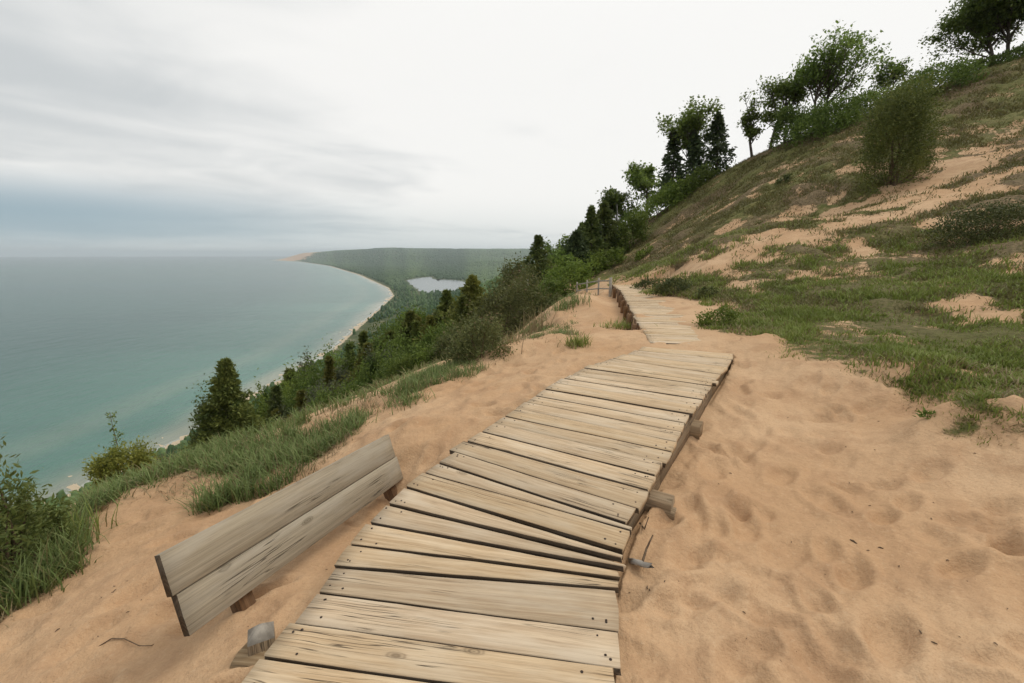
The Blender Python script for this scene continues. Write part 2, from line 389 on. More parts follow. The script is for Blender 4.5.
def build_terrain():
    th = np.concatenate([np.arange(-180, -66, 3.0), np.arange(-66, 66, .19), np.arange(66, 180, 3.0)])
    th = np.radians(th)
    r = np.concatenate([[0.02], np.exp(np.arange(math.log(.35), math.log(70), .0085)), np.exp(np.arange(math.log(70), math.log(14500), .0155))])
    T, Rr = np.meshgrid(th, r)
    X = (Rr*np.sin(T)).ravel(); Y = (Rr*np.cos(T)).ravel()
    Z = height(X, Y)
    rr = np.hypot(X, Y)
    vl = np.zeros_like(X); vr = np.zeros_like(X); dl = np.full_like(X, -99.); dr = np.full_like(X, 99.)
    m = rr < 180
    vl[m], vr[m], dl[m], dr[m] = cover(X[m], Y[m])
    vl[~m] = 1
    # sand relief: soft ridges and footprints
    sand = (1-np.maximum(vl, vr))*(rr < 40)
    rel = np.zeros_like(X)
    n = sand > 0.02
    xs, ys = X[n], Y[n]
    wx = (fbm(xs/.6, ys/.6, 62, 3)-.5)*.5
    rel[n] = (fbm((xs*.8-ys*.6)/.30+wx, (xs*.6+ys*.8)/.62+wx, 51, 5, .55)-.5)*.085 + (fbm(xs/1.6, ys/1.6, 57, 2)-.5)*.07
    rel[n] += (np.abs(fbm(xs/.34+wx*2, ys/.20, 58, 3)-.5)-.1)*-.05*np.clip(1.3-rr[n]/12, 0, 1)
    rd = np.random.default_rng(5)
    near = n & (rr < 13)
    idx = np.where(near)[0]; xs, ys = X[idx], Y[idx]
    dent = np.zeros(len(idx))
    order = np.argsort(xs); xo = xs[order]
    for k in range(760):
        q = rd.uniform(.9, 12)**1.0; a = rd.uniform(-1.05, 1.05)
        cx, cy = q*math.sin(a), q*math.cos(a); L = rd.uniform(.10, .17); b = rd.normal(.5, .6)
        lo, hi = np.searchsorted(xo, [cx-.5, cx+.5]); sel = order[lo:hi]
        ex, ey = xs[sel]-cx, ys[sel]-cy
        p = (ex*math.cos(b)+ey*math.sin(b))/L; s = (-ex*math.sin(b)+ey*math.cos(b))/(L*.5)
        d2 = p*p+s*s
        dent[sel] += rd.uniform(.010, .034)*(-np.exp(-d2*d2*.9)*1.2+.55*np.exp(-(np.sqrt(d2)-1.55)**2*5))
    rel[idx] += dent
    Z = Z+rel*np.clip(sand*1.5, 0, 1)
    # small lumps where plants hold the ground
    g = np.maximum(vl, vr)*(rr < 90)
    n = g > .05
    Z[n] += g[n]*(fbm(X[n]/.8, Y[n]/.8, 71, 4)-.45)*np.clip(rr[n]*.02, .05, .5)
    # bank lip along the left edge and along the foot of the hill
    lip = np.exp(-((dl+.25)/.35)**2)*.10*sstep(rr, 5, 8)*(rr < 40)+np.exp(-((dr-.2)/.4)**2)*.07*(rr < 30)
    Z += lip
    # keep the sand under the decks
    for poly, zL, off in ((DECK1, None, .20), (DECK2, None, None)):
        c = poly.mean(0)
        sel = np.where(np.hypot(X-c[0], Y-c[1]) < 14)[0]
        ins = inside(X[sel], Y[sel], poly)
        ii = sel[ins]
        L = LEFT if off else FAR_L
        dd = ((X[ii][:, None]-L[None, :, 0])**2+(Y[ii][:, None]-L[None, :, 1])**2)
        w = 1/(dd+.01)**2; zd = (w*L[None, :, 2]).sum(1)/w.sum(1)
        if off: Z[ii] = np.minimum(Z[ii], zd-off)
        else:
            edge = seg_dist(X[ii], Y[ii], FAR_L)
            cov = sstep(edge, .55, 1.6)*.075-.020+.09*(fbm(X[ii]/.5, Y[ii]/.5, 91, 3)-.5)+.022*sstep(9.0-Y[ii], 0, 2.0)
            Z[ii] = zd+cov
        if not off:
            e = seg_dist(X[sel], Y[sel], FAR_L)
            outl = (~ins) & (e < 1.2) & (seg_dist(X[sel], Y[sel], FAR_L, signed=True) < 0) & (Y[sel] > FAR_L[1, 1]-.2)
            jj = sel[outl]; Z[jj] = np.minimum(Z[jj], np.interp(Y[jj], FAR_L[:, 1], FAR_L[:, 2])-.10-.30*sstep(Y[jj], 8.2, 10.5)+.22*sstep(e[outl], .3, 1.2))
            outr = (~ins) & (e < 3.6) & (seg_dist(X[sel], Y[sel], FAR_L, signed=True) > 0) & (Y[sel] > FAR_L[0, 1]) & (Y[sel] < FAR_L[-1, 1])
            jj = sel[outr]; w_ = 1-sstep(e[outr], 1.45, 3.4)
            Z[jj] = Z[jj]*(1-w_)+w_*(np.interp(Y[jj], FAR_L[:, 1], FAR_L[:, 2])+.05)
    na, nr = len(th), len(r)
    i = np.arange(nr*na).reshape(nr, na)
    q = np.stack([i[:-1, :], i[1:, :], np.roll(i, -1, 1)[1:, :], np.roll(i, -1, 1)[:-1, :]], -1).reshape(-1, 4)
    zf, ds = far_height(X, Y)
    beach = sstep(ds, 6, 2)*(rr > 150)*(1-sstep(ds, -30, -60))
    tip = sstep(ds, 1500, 700)*sstep(X, -3450, -3800)*(Y > 6500)
    bare = sstep(fbm(X/46, Y/30, 81, 4), .50, .58)*sstep(ds, 60, 110)*sstep(ds, 330, 190)*(rr > 120)*(Y < 900)*(Y > 150)
    bare2 = bare_slope(X, Y)*(.25+.75*sstep(fbm(X/9, Y/9, 46, 4), .40, .55))
    far = sstep(rr, 220, 420)
    veg = np.maximum(vl, vr)*(1-np.maximum(np.maximum(beach, tip), np.maximum(bare*.35, bare2*.42)))
    green = fbm(X/3.1, Y/3.1, 77, 3)
    gap = fbm(X/.45, Y/.45, 87, 4)
    veg = np.where((vl > vr) & (rr < 40), veg*(.25+.75*sstep(-dl, 1.2, 4.0))*sstep(gap, .25, .55), veg)
    veg = np.where((vr >= vl) & (rr < 40), veg*(.55+.45*sstep(-dr, .2, 1.6))*(.5+.5*sstep(gap, .30, .50)), veg)
    # green sward low on the right, browner ground higher up
    lush = vr*sstep(Z, 3.2, .8)*sstep(rr, 20, 11)+vl*sstep(rr, 25, 10)*.8
    me = mesh('ground', np.stack([X, Y, Z], 1), [q[:, ::-1]], M['ground'], True, {'veg': veg, 'lush': lush, 'far': far, 'grn': green, 'pale': sstep(ds, 45, 25)*(rr > 150)+(.3*bare+.4*bare2)})
    put('ground', me, kind='structure')
    global ground_z
    LR = np.log(r); Zg = Z.reshape(nr, na)
    def ground_z(x, y):
        a = math.atan2(x, y); q = math.log(max(math.hypot(x, y), .36))
        i = int(np.clip(np.searchsorted(LR, q)-1, 0, nr-2)); j = int(np.clip(np.searchsorted(th, a)-1, 0, na-2))
        fi = (q-LR[i])/(LR[i+1]-LR[i]); fj = (a-th[j])/(th[j+1]-th[j])
        return float((Zg[i, j]*(1-fj)+Zg[i, j+1]*fj)*(1-fi)+(Zg[i+1, j]*(1-fj)+Zg[i+1, j+1]*fj)*fi)
    return Z

# ------------------------------------------------------------------ materials
M = {}
def new_mat(name):
    m = bpy.data.materials.new(name); m.use_nodes = True
    t = NT(m.node_tree); t.n.clear()
    b = t.new('ShaderNodeBsdfPrincipled'); o = t.new('ShaderNodeOutputMaterial')
    t.l.new(b.outputs[0], o.inputs[0])
    M[name] = m
    return t, b, o
def mat_ground():
    t, b, o = new_mat('ground')
    P = t.new('ShaderNodeNewGeometry').outputs['Position']
    n1 = t.noise(P, .55, 4); n2 = t.noise(P, 2.6, 5, .6); n3 = t.noise(P, 140, 2, .6); n4 = t.noise(P, 12, 4, .65)
    sand = t.mix(t.rng(n1, .35, .65), (0.450, 0.283, 0.158), (0.528, 0.358, 0.217))
    sand = t.mix(t.math('MULTIPLY', t.rng(n2, .46, .64), .55), sand, (0.375, 0.228, 0.128))
    sand = t.mix(t.math('MULTIPLY', t.rng(n3, .45, .75), .38), sand, (0.31, 0.185, 0.10))
    n5 = t.noise(P, 44, 3, .6)
    sand = t.mix(t.math('MULTIPLY', t.rng(n5, .50, .70), .30), sand, (0.33, 0.205, 0.118))
    sand = t.mix(t.math('MULTIPLY', t.rng(n5, .45, .28), .25), sand, (0.58, 0.43, 0.29))
    speck = t.math('MULTIPLY', t.rng(t.noise(P, 46, 2, .5), .735, .765), t.rng(n2, .45, .6))
    sand = t.mix(t.math('MULTIPLY', speck, .7), sand, (0.10, 0.06, 0.035))
    sand = t.mix(t.attr('pale')[2], sand, (0.46, 0.375, 0.265))
    veg, lush, far, grn = (t.attr(k)[2] for k in ('veg', 'lush', 'far', 'grn'))
    litter = t.mix(t.rng(n4, .38, .62), (0.090, 0.066, 0.034), (0.205, 0.150, 0.085))
    moss = t.mix(t.rng(n2, .35, .65), (0.092, 0.100, 0.028), (0.165, 0.150, 0.056))
    vegc = t.mix(t.rng(t.math('ADD', grn, t.math('MULTIPLY', t.math('SUBTRACT', n4, .5), .6)), .40, .58), litter, moss)
    vegc = t.mix(t.math('MULTIPLY', lush, .55), vegc, (0.100, 0.105, 0.036))
    forest = t.mix(t.rng(t.noise(P, .05, 5, .6), .35, .65), (0.045, 0.062, 0.022), (0.085, 0.098, 0.040))
    vegc = t.mix(far, vegc, forest)
    thr = t.math('ADD', veg, t.math('MULTIPLY', t.math('SUBTRACT', t.noise(P, 5.5, 5, .7), .5), 1.1))
    fac = t.rng(thr, .38, .62)
    c = t.mix(fac, sand, vegc)
    t.put(b.inputs['Base Color'], c)
    b.inputs['Roughness'].default_value = .95
    b.inputs['Specular IOR Level'].default_value = .15
    h = t.math('ADD', t.math('MULTIPLY', t.noise(P, 9, 5, .6), .022), t.math('MULTIPLY', n3, .0022))
    h = t.math('ADD', h, t.math('MULTIPLY', t.noise(P, 30, 4, .65), .010))
    h = t.math('ADD', h, t.math('MULTIPLY', t.math('MULTIPLY', fac, n4), .05))
    t.put(b.inputs['Normal'], t.bump(h, .9, 1.0))
def mat_wood(name, c_light, c_dark, grey, crack=1.0, warp_k=.024, fu=1.4):
    t, b, o = new_mat(name)
    uv = t.new('ShaderNodeUVMap').outputs[0]
    rnd = t.attr('rnd')[2]
    u, v, _ = t.sep(uv)
    off = t.math('MULTIPLY', rnd, 91.7)
    base = t.comb(u, v, off)
    warp = t.noise(t.vmul(base, (2.2, 6.0, 1)), 1.0, 3, .5)
    v2 = t.math('ADD', v, t.math('MULTIPLY', t.math('SUBTRACT', warp, .5), warp_k))
    g1 = t.noise(t.comb(t.math('MULTIPLY', u, fu), t.math('MULTIPLY', v2, 62), off), 1.0, 5, .6)
    g2 = t.noise(t.comb(t.math('MULTIPLY', u, 3.0), t.math('MULTIPLY', v2, 190), off), 1.0, 3, .6)
    col = t.mix(t.rng(g1, .32, .68), c_dark, c_light)
    col = t.mix(t.math('MULTIPLY', t.rng(g2, .45, .75), .35), col, tuple(q*.55 for q in c_dark))
    g3 = t.noise(t.comb(t.math('MULTIPLY', u, 7.0), t.math('MULTIPLY', v2, 420), off), 1.0, 2, .6)
    col = t.mix(t.math('MULTIPLY', t.rng(g3, .50, .68), .38), col, tuple(q*.50 for q in c_dark))
    # weathered silver patches
    gp = t.noise(t.comb(t.math('MULTIPLY', u, 2.0), t.math('MULTIPLY', v, 9), t.math('ADD', off, 7.0)), 1.0, 4, .6)
    col = t.mix(t.math('MULTIPLY', t.rng(gp, .42, .70), .65), col, grey)
    # plank to plank
    tone = t.rng(t.noise(t.comb(off, 3.3, 1.1), 1.7, 1), .3, .7, .86, 1.14, smooth=False)
    nd = t.new('ShaderNodeHueSaturation'); t.put(nd.inputs['Value'], tone); t.put(nd.inputs['Color'], col)
    t.put(nd.inputs['Saturation'], t.rng(t.noise(t.comb(off, 9.1, 4.7), 2.3, 1),   .3, .7, .88, 1.10, smooth=False))
    col = nd.outputs[0]
    # knots
    vor = t.new('ShaderNodeTexVoronoi', feature='F1'); vor.inputs['Scale'].default_value = 1.0
    t.put(vor.inputs['Vector'], t.comb(t.math('MULTIPLY', u, 3.4), t.math('MULTIPLY', v, 9.0), off))
    sepc = t.new('ShaderNodeSeparateColor'); t.put(sepc.inputs[0], vor.outputs['Color'])
    isk = t.math('GREATER_THAN', sepc.outputs[0], .70)
    kd = t.math('ADD', vor.outputs['Distance'], t.math('MULTIPLY', t.math('SUBTRACT', g1, .5), .12))
    ring = t.math('MULTIPLY', t.math('ADD', t.math('SINE', t.math('MULTIPLY', kd, 95.0)), 1.0), .5)
    knot = t.math('MULTIPLY', t.rng(kd, .10, .22, 1.0, 0.0), isk)
    col = t.mix(t.math('MULTIPLY', knot, t.math('ADD', .35, t.math('MULTIPLY', ring, .45))), col, tuple(q*.42 for q in c_dark))
    # cracks along the grain
    cr = t.noise(t.comb(t.math('MULTIPLY', u, .9), t.math('MULTIPLY', v2, 38), t.math('ADD', off, 31.0)), 1.0, 2, .5)
    crk = t.math('MULTIPLY', t.rng(t.math('ABSOLUTE', t.math('SUBTRACT', cr, .5)), .0, .018, 1.0, 0.0), t.rng(t.noise(t.comb(t.math('MULTIPLY', u, 1.7), t.math('MULTIPLY', v, 7), t.math('ADD', off, 50)), 1.0, 2), .50, .60))
    col = t.mix(t.math('MULTIPLY', crk, .85*crack), col, (0.035, 0.026, 0.018))
    t.put(b.inputs['Base Color'], col)
    b.inputs['Roughness'].default_value = .85
    b.inputs['Specular IOR Level'].default_value = .2
    h = t.math('ADD', t.math('MULTIPLY', g1, .0022), t.math('MULTIPLY', g2, .0009))
    h = t.math('SUBTRACT', h, t.math('MULTIPLY', crk, .004))
    t.put(b.inputs['Normal'], t.bump(h, .9, 1.0))
def mat_leaf(name, c1, c2, c3=None, trans=.25, rough=.6):
    t, b, o = new_mat(name)
    rnd = t.attr('rnd')[2]
    oi = t.new('ShaderNodeObjectInfo').outputs['Random']
    col = t.mix(rnd, c1, c2)
    if c3 is not None: col = t.mix(t.rng(rnd, .86, .95), col, c3)
    nd = t.new('ShaderNodeHueSaturation'); t.put(nd.inputs['Color'], col)
    t.put(nd.inputs['Value'], t.rng(oi, 0, 1, .85, 1.15, smooth=False))
    t.put(nd.inputs['Hue'], t.rng(oi, 0, 1, .492, .508, smooth=False))
    t.put(b.inputs['Base Color'], nd.outputs[0]); b.inputs['Roughness'].default_value = rough
    b.inputs['Specular IOR Level'].default_value = .25
    tr = t.new('ShaderNodeBsdfTranslucent'); t.put(tr.inputs[0], nd.outputs[0])
    mx = t.new('ShaderNodeMixShader'); mx.inputs[0].default_value = trans
    t.l.new(b.outputs[0], mx.inputs[1]); t.l.new(tr.outputs[0], mx.inputs[2]); t.l.new(mx.outputs[0], o.inputs[0])
def mat_blade(name, base, mid, tip):
    t, b, o = new_mat(name)
    rnd = t.attr('rnd')[2]; hh = t.attr('hh')[2]
    P = t.new('ShaderNodeNewGeometry').outputs['Position']
    col = t.mix(t.rng(hh, 0, .35), base, mid)
    col = t.mix(t.math('MULTIPLY', hh, rnd), col, tip)
    col = t.mix(t.math('MULTIPLY', t.rng(rnd, .80, .9), .85), col, (0.20, 0.155, 0.075))
    col = t.mix(t.math('MULTIPLY', t.rng(t.noise(P, .9, 3), .45, .65), .5), col, tuple(q*.75 for q in mid))
    t.put(b.inputs['Base Color'], col); b.inputs['Roughness'].default_value = .6
    b.inputs['Specular IOR Level'].default_value = .25
    tr = t.new('ShaderNodeBsdfTranslucent'); t.put(tr.inputs[0], col)
    mx = t.new('ShaderNodeMixShader'); mx.inputs[0].default_value = .25
    t.l.new(b.outputs[0], mx.inputs[1]); t.l.new(tr.outputs[0], mx.inputs[2]); t.l.new(mx.outputs[0], o.inputs[0])
def mat_plain(name, c1, c2, scale, rough=.85, bump=.0):
    t, b, o = new_mat(name)
    P = t.new('ShaderNodeTexCoord').outputs['Object']
    n = t.noise(P, scale, 5, .6)
    t.put(b.inputs['Base Color'], t.mix(t.rng(n, .3, .7), c1, c2)); b.inputs['Roughness'].default_value = rough
    b.inputs['Specular IOR Level'].default_value = .2
    if bump: t.put(b.inputs['Normal'], t.bump(n, .8, bump))
def mat_water(name, deep, shallow, sandc, wave):
    t, b, o = new_mat(name)
    P = t.new('ShaderNodeNewGeometry').outputs['Position']
    sh = t.attr('shore')[2]
    n = t.noise(t.vmul(P, (1, .35, 1)), .012, 4, .6)
    s2 = t.math('ADD', sh, t.math('MULTIPLY', t.math('SUBTRACT', n, .5), 60))
    col = t.mix(t.rng(s2, 5, 420, 1, 0), deep, shallow)
    bar = t.math('MULTIPLY', t.rng(s2, 55, 85, 0, 1), t.rng(s2, 85, 125, 1, 0))
    col = t.mix(t.math('MULTIPLY', bar, .2), col, sandc)
    col = t.mix(t.rng(s2, 0, 45, .9, 0), col, sandc)
    streak = t.noise(t.vmul(P, (.0006, .0035, 1)), 1.0, 5, .6)
    col = t.mix(t.math('MULTIPLY', t.rng(streak, .4, .65), .35), col, tuple(q*.7 for q in deep))
    foam = t.math('MULTIPLY', t.rng(t.math('ABSOLUTE', t.math('SUBTRACT', t.math('ADD', sh, t.math('MULTIPLY', t.noise(P, .05, 3), 8)), 8)), .6, 2.2, 1, 0), .3)
    col = t.mix(foam, col, (.6, .6, .58))
    t.put(b.inputs['Base Color'], col)
    b.inputs['Roughness'].default_value = .22; b.inputs['IOR'].default_value = 1.33
    w1 = t.noise(t.vmul(P, (.35, .12, 1)), 1.0, 5, .65); w2 = t.noise(t.vmul(P, (.06, .022, 1)), 1.0, 3, .55)
    h = t.math('ADD', t.math('MULTIPLY', w1, 1.2*wave), t.math('MULTIPLY', w2, 4.2*wave))
    t.put(b.inputs['Normal'], t.bump(h, .8, 1.0))
mat_ground()
mat_wood('deck_wood', (0.575, 0.438, 0.285), (0.42, 0.297, 0.180), (0.555, 0.455, 0.33))
mat_wood('plank_edge', (0.13, 0.092, 0.058), (0.055, 0.038, 0.025), (0.11, 0.09, 0.07), .5)  # stained plank sides, darkened to paint in the shade of the gaps
mat_wood('bench_wood', (0.385, 0.325, 0.235), (0.285, 0.232, 0.160), (0.375, 0.33, 0.262), .8, .008, .6)
mat_wood('frame_wood', (0.47, 0.345, 0.21), (0.27, 0.18, 0.10), (0.40, 0.33, 0.235))
mat_wood('under_wood', (0.29, 0.205, 0.125), (0.16, 0.108, 0.062), (0.27, 0.21, 0.14))
mat_wood('brown_wood', (0.21, 0.115, 0.055), (0.11, 0.058, 0.028), (0.20, 0.13, 0.08))
mat_wood('grey_wood', (0.33, 0.30, 0.255), (0.20, 0.175, 0.145), (0.36, 0.335, 0.30))
mat_plain('old_grey', (0.17, 0.150, 0.125), (0.36, 0.325, 0.275), 14, .9, .002)
mat_plain('nail', (0.03, 0.022, 0.017), (0.06, 0.04, 0.03), 60, .6)
mat_plain('bark', (0.055, 0.042, 0.032), (0.12, 0.098, 0.078), 6, .9, .02)
mat_plain('pale_bark', (0.26, 0.25, 0.23), (0.42, 0.40, 0.37), 5, .8, .01)
mat_plain('twig', (0.085, 0.055, 0.035), (0.16, 0.115, 0.075), 20, .9)
mat_plain('sand_rail', (0.25, 0.22, 0.18), (0.38, 0.34, 0.28), 8, .85)
mat_leaf('cedar', (0.068, 0.097, 0.024), (0.203, 0.223, 0.057), None, .3)
mat_leaf('dark_cedar', (0.052, 0.081, 0.023), (0.162, 0.196, 0.055), None, .3)
mat_leaf('spruce', (0.036, 0.057, 0.024), (0.102, 0.135, 0.054), None, .2)
mat_leaf('yellow_cedar', (0.105, 0.116, 0.022), (0.220, 0.215, 0.053), None, .3)
mat_leaf('maple', (0.090, 0.135, 0.026), (0.220, 0.290, 0.068), None, .45)
mat_leaf('dark_maple', (0.070, 0.112, 0.025), (0.196, 0.259, 0.063), None, .4)
mat_leaf('shrub', (0.066, 0.106, 0.022), (0.186, 0.246, 0.053), None, .4)
mat_leaf('bright_shrub', (0.085, 0.130, 0.020), (0.210, 0.270, 0.055), None, .4)
mat_leaf('willow', (0.080, 0.115, 0.026), (0.185, 0.220, 0.065), None, .35)
mat_leaf('yellow_shrub', (0.130, 0.165, 0.026), (0.300, 0.310, 0.070), None, .35)
mat_leaf('olive_shrub', (0.079, 0.091, 0.029), (0.192, 0.204, 0.074), (0.240, 0.180, 0.102), .3)
mat_leaf('juniper', (0.050, 0.068, 0.022), (0.144, 0.156, 0.053), None, .2)
mat_leaf('grey_shrub', (0.070, 0.085, 0.046), (0.165, 0.180, 0.100), None, .3)
mat_leaf('far_leaf', (0.038, 0.076, 0.026), (0.110, 0.168, 0.060), None, .1)
mat_blade('beach_blade', (0.22, 0.19, 0.09), (0.125, 0.180, 0.050), (0.28, 0.33, 0.13))
mat_blade('sward_blade', (0.20, 0.16, 0.07), (0.165, 0.215, 0.040), (0.32, 0.36, 0.10))
mat_blade('dry_blade', (0.180, 0.138, 0.066), (0.165, 0.160, 0.055), (0.270, 0.235, 0.110))
mat_blade('straw_blade', (0.16, 0.11, 0.06), (0.25, 0.19, 0.10), (0.36, 0.29, 0.17))
mat_water('lake_water', (0.026, 0.086, 0.072), (0.072, 0.178, 0.138), (0.30, 0.30, 0.23), 1.0)
mat_water('pond_water', (0.10, 0.13, 0.135), (0.06, 0.08, 0.08), (0.08, 0.09, 0.09), .01)

# ------------------------------------------------------------------ build the ground and the water
build_terrain()
def build_water():
    th = np.radians(np.concatenate([np.arange(-80, 60, .5), np.arange(60, 280, 6.0)]))
    r = np.concatenate([[60.], np.exp(np.arange(math.log(120), math.log(30000), .022))])
    T, Rr = np.meshgrid(th, r); X = (Rr*np.sin(T)).ravel(); Y = (Rr*np.cos(T)).ravel()
    d = -seg_dist(X, Y, SHORE, signed=True)
    na, nr = len(th), len(r); i = np.arange(nr*na).reshape(nr, na)
    q = np.stack([i[:-1, :], i[1:, :], np.roll(i, -1, 1)[1:, :], np.roll(i, -1, 1)[:-1, :]], -1).reshape(-1, 4)
    put('water', mesh('water', np.stack([X, Y, np.full_like(X, LAKE_Z)], 1), [q[:, ::-1]], M['lake_water'], True, {'shore': np.clip(d, -50, 5000)}), kind='structure')
    P = np.array(POND); c = P.mean(0); P = c+(P-c)*1.03
    V = np.vstack([np.hstack([P, np.full((len(P), 1), -118.45)]), [[*c, -118.45]]])
    n = len(P); f = np.array([[k, (k+1) % n, n] for k in range(n)])
    a, b2 = P[0]-c, P[1]-c
    if a[0]*b2[1]-a[1]*b2[0] < 0: f = f[:, ::-1]
    put('pond_water', mesh('pond_water', V, [f], M['pond_water'], True, {'shore': np.full(len(V), 3000.)}), kind='structure')
build_water()

# ------------------------------------------------------------------ timber
def beam(mb, A, B, width, thick, up=(0, 0, 1), rnd=.5, nseg=1, wob=0.0, bev=.006, mi=0, widthB=None, jag=0.0, rs=None, side=None, cap=None):
    """a plank or beam from A to B; its top face centre line runs A-B, width across, thickness down"""
    A = np.asarray(A, float); B = np.asarray(B, float)
    d = B-A; L = np.linalg.norm(d); d = d/L
    up = np.asarray(up, float); s = np.cross(d, up); s /= np.linalg.norm(s); n = np.cross(s, d)
    rs = rs or np.random.default_rng(int(rnd*1e6))
    ts = np.linspace(0, 1, nseg+1)
    V, U = [], []
    ph = rs.uniform(0, 6, 6)
    for k, t in enumerate(ts):
        w = (width+(widthB-width)*t if widthB is not None else width)/2
        wl = w+wob*math.sin(ph[0]+t*7)*.6+wob*rs.normal()*.35; wr = w+wob*math.sin(ph[1]+t*6)*.6+wob*rs.normal()*.35
        lift = wob*(math.sin(ph[2]+t*4)+.5*math.sin(ph[3]+t*9))*.5
        e = 0
        if jag and k in (0, nseg): e = 1
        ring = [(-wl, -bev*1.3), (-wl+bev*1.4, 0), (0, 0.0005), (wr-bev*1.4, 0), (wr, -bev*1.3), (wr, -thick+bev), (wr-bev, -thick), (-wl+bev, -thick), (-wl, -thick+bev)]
        for q, (a, h) in enumerate(ring):
            p = A+d*(L*t)+s*a+n*(h+lift)
            if e: p = p+d*rs.normal()*jag
            V.append(p); U.append((L*t+0.013*q*0, a if h > -thick*.4 else (wr+(-h) if a > 0 else -wl+h)))
    m = 9; F = []
    for k in range(nseg):
        for q in range(m):
            F.append((k*m+q, k*m+(q+1) % m, (k+1)*m+(q+1) % m, (k+1)*m+q))
    caps = np.array([list(range(m))[::-1], [nseg*m+q for q in range(m)]])
    F = np.array(F)[:, ::-1]
    if cap is not None:
        n0 = mb.n; mb.add(V, [F], rnd, U, mi); mb.F.setdefault((m, cap), []).append(caps[:, ::-1]+n0)
    elif side is None: mb.add(V, [F, caps[:, ::-1]], rnd, U, mi)
    else:
        q = np.arange(len(F)) % m; sd = q >= 4
        n0 = mb.n; mb.add(V, [F[~sd], caps[:, ::-1]], rnd, U, mi)
        mb.F.setdefault((4, side), []).append(F[sd]+n0)
    return d, s, n
def nail(mb, p, n, r=.0055):
    n = np.asarray(n, float); a = np.cross(n, (1, 0, 0.2)); a /= np.linalg.norm(a); b = np.cross(n, a)
    k = 7; V = [p+n*.0012+(a*math.cos(2*math.pi*i/k)+b*math.sin(2*math.pi*i/k))*r for i in range(k)]
    V += [q-n*.006 for q in V]
    F = [[(i+1) % k, i, k+i, k+(i+1) % k] for i in range(k)]
    mb.add(V, [np.array([list(range(k))]), np.array(F)], .5, None, 1)

rw = np.random.default_rng(3)
def planks(mb, L, Rr, i0, i1, gap=.015, overhang=.05):
    for k in range(i0, i1):
        A0, A1, B0, B1 = L[k], L[k+1], Rr[k], Rr[k+1]
        A = (A0+A1)/2; B = (B0+B1)/2
        d = (B-A)/np.linalg.norm(B-A)
        cr = lambda v: abs(v[0]*d[1]-v[1]*d[0])
        wa, wb = max(cr(A1-A0)-gap, .018), max(cr(B1-B0)-gap, .018)
        # square-ended boards: butt ends step along the edge
        ja, jb = rw.normal()*.014, rw.normal()*.010
        A = A-d*(.0+ja); B = B+d*(.0+jb)
        n = np.cross(d, (A1-A0)/np.linalg.norm(A1-A0)); n = n if n[2] > 0 else -n
        dz = np.array([0, 0, rw.normal()*.004])
        n = n+np.array([rw.normal(), rw.normal(), 0])*.012; n /= np.linalg.norm(n)
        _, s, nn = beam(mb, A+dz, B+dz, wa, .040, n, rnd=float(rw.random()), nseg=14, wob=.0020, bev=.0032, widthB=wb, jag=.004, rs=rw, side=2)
        if np.linalg.norm(A) < 9:
            for P, sg, w in ((A, 1, wa), (B, -1, wb)):
                for e in (.05, .05, .12):
                    if w < .05: continue
                    q = P+dz+d*sg*(e+rw.normal()*.012)+s*(rw.uniform(.22, .36)*w*rw.choice([-1, 1]))
                    nail(mb, q+nn*.001, nn, rw.uniform(.0045, .0065))
bw = empty('boardwalk', (0.2, 3.0, -.1), 'weathered wooden boardwalk of wide grey-tan planks, nearest one, bending through wedge planks beside the bench', 'boardwalk')
for i0, i1 in ((0, 9), (9, 14), (14, 32), (32, 36)):
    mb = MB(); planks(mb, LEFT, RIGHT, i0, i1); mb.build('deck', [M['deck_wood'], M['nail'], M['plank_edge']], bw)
# stringers under both edges
def stringer(pts, inset, name, side):
    for k in range(len(pts)-1):
        mb = MB(); beam(mb, pts[k]+inset[k], pts[k+1]+inset[k+1], .045, .16, (0, 0, 1), rnd=float(rw.random()), nseg=6, wob=.003, rs=rw); mb.build(name, M['under_wood'], bw)
for side, arr, oth in ((1, RIGHT, LEFT), (-1, LEFT, RIGHT)):
    ids = [0, 9, 14, 20, 32, 36]
    pts = [arr[k] for k in ids]; ins = []
    for k in ids:
        d = oth[k]-arr[k]; d = d/np.linalg.norm(d); ins.append(d*(.13 if k < 18 and side > 0 else .05)+np.array([0, 0, -.047-(.06 if k < 18 and side > 0 else 0)]))
    stringer(pts, ins, 'stringer', side)
# cross timbers whose ends stick out on the right
def sleeper(P, d, L, w, t, mat, rnd):
    mb = MB(); d = np.asarray(d, float); d /= np.linalg.norm(d)
    beam(mb, P, P-d*L, w, t, (0, 0, 1), rnd=rnd, nseg=8, wob=.006, bev=.010, jag=.006); mb.build('cross_timber', M[mat], bw)
def acr(k):
    d = RIGHT[k]-LEFT[k]; return d/np.linalg.norm(d)
sleeper(at_z(673, 500, .03), acr(18), 1.6, .15, .15, 'under_wood', .21)
sleeper(at_z(675, 511, -.02), acr(18)+np.array([.05, -.12, 0]), 1.5, .09, .10, 'under_wood', .73)
sleeper(at_z(702, 424, .12), acr(22), 1.6, .16, .13, 'under_wood', .44)
sleeper(at_z(240, 652, -.11), np.array([-1, .12, 0]), 1.5, .13, .12, 'frame_wood', .66)
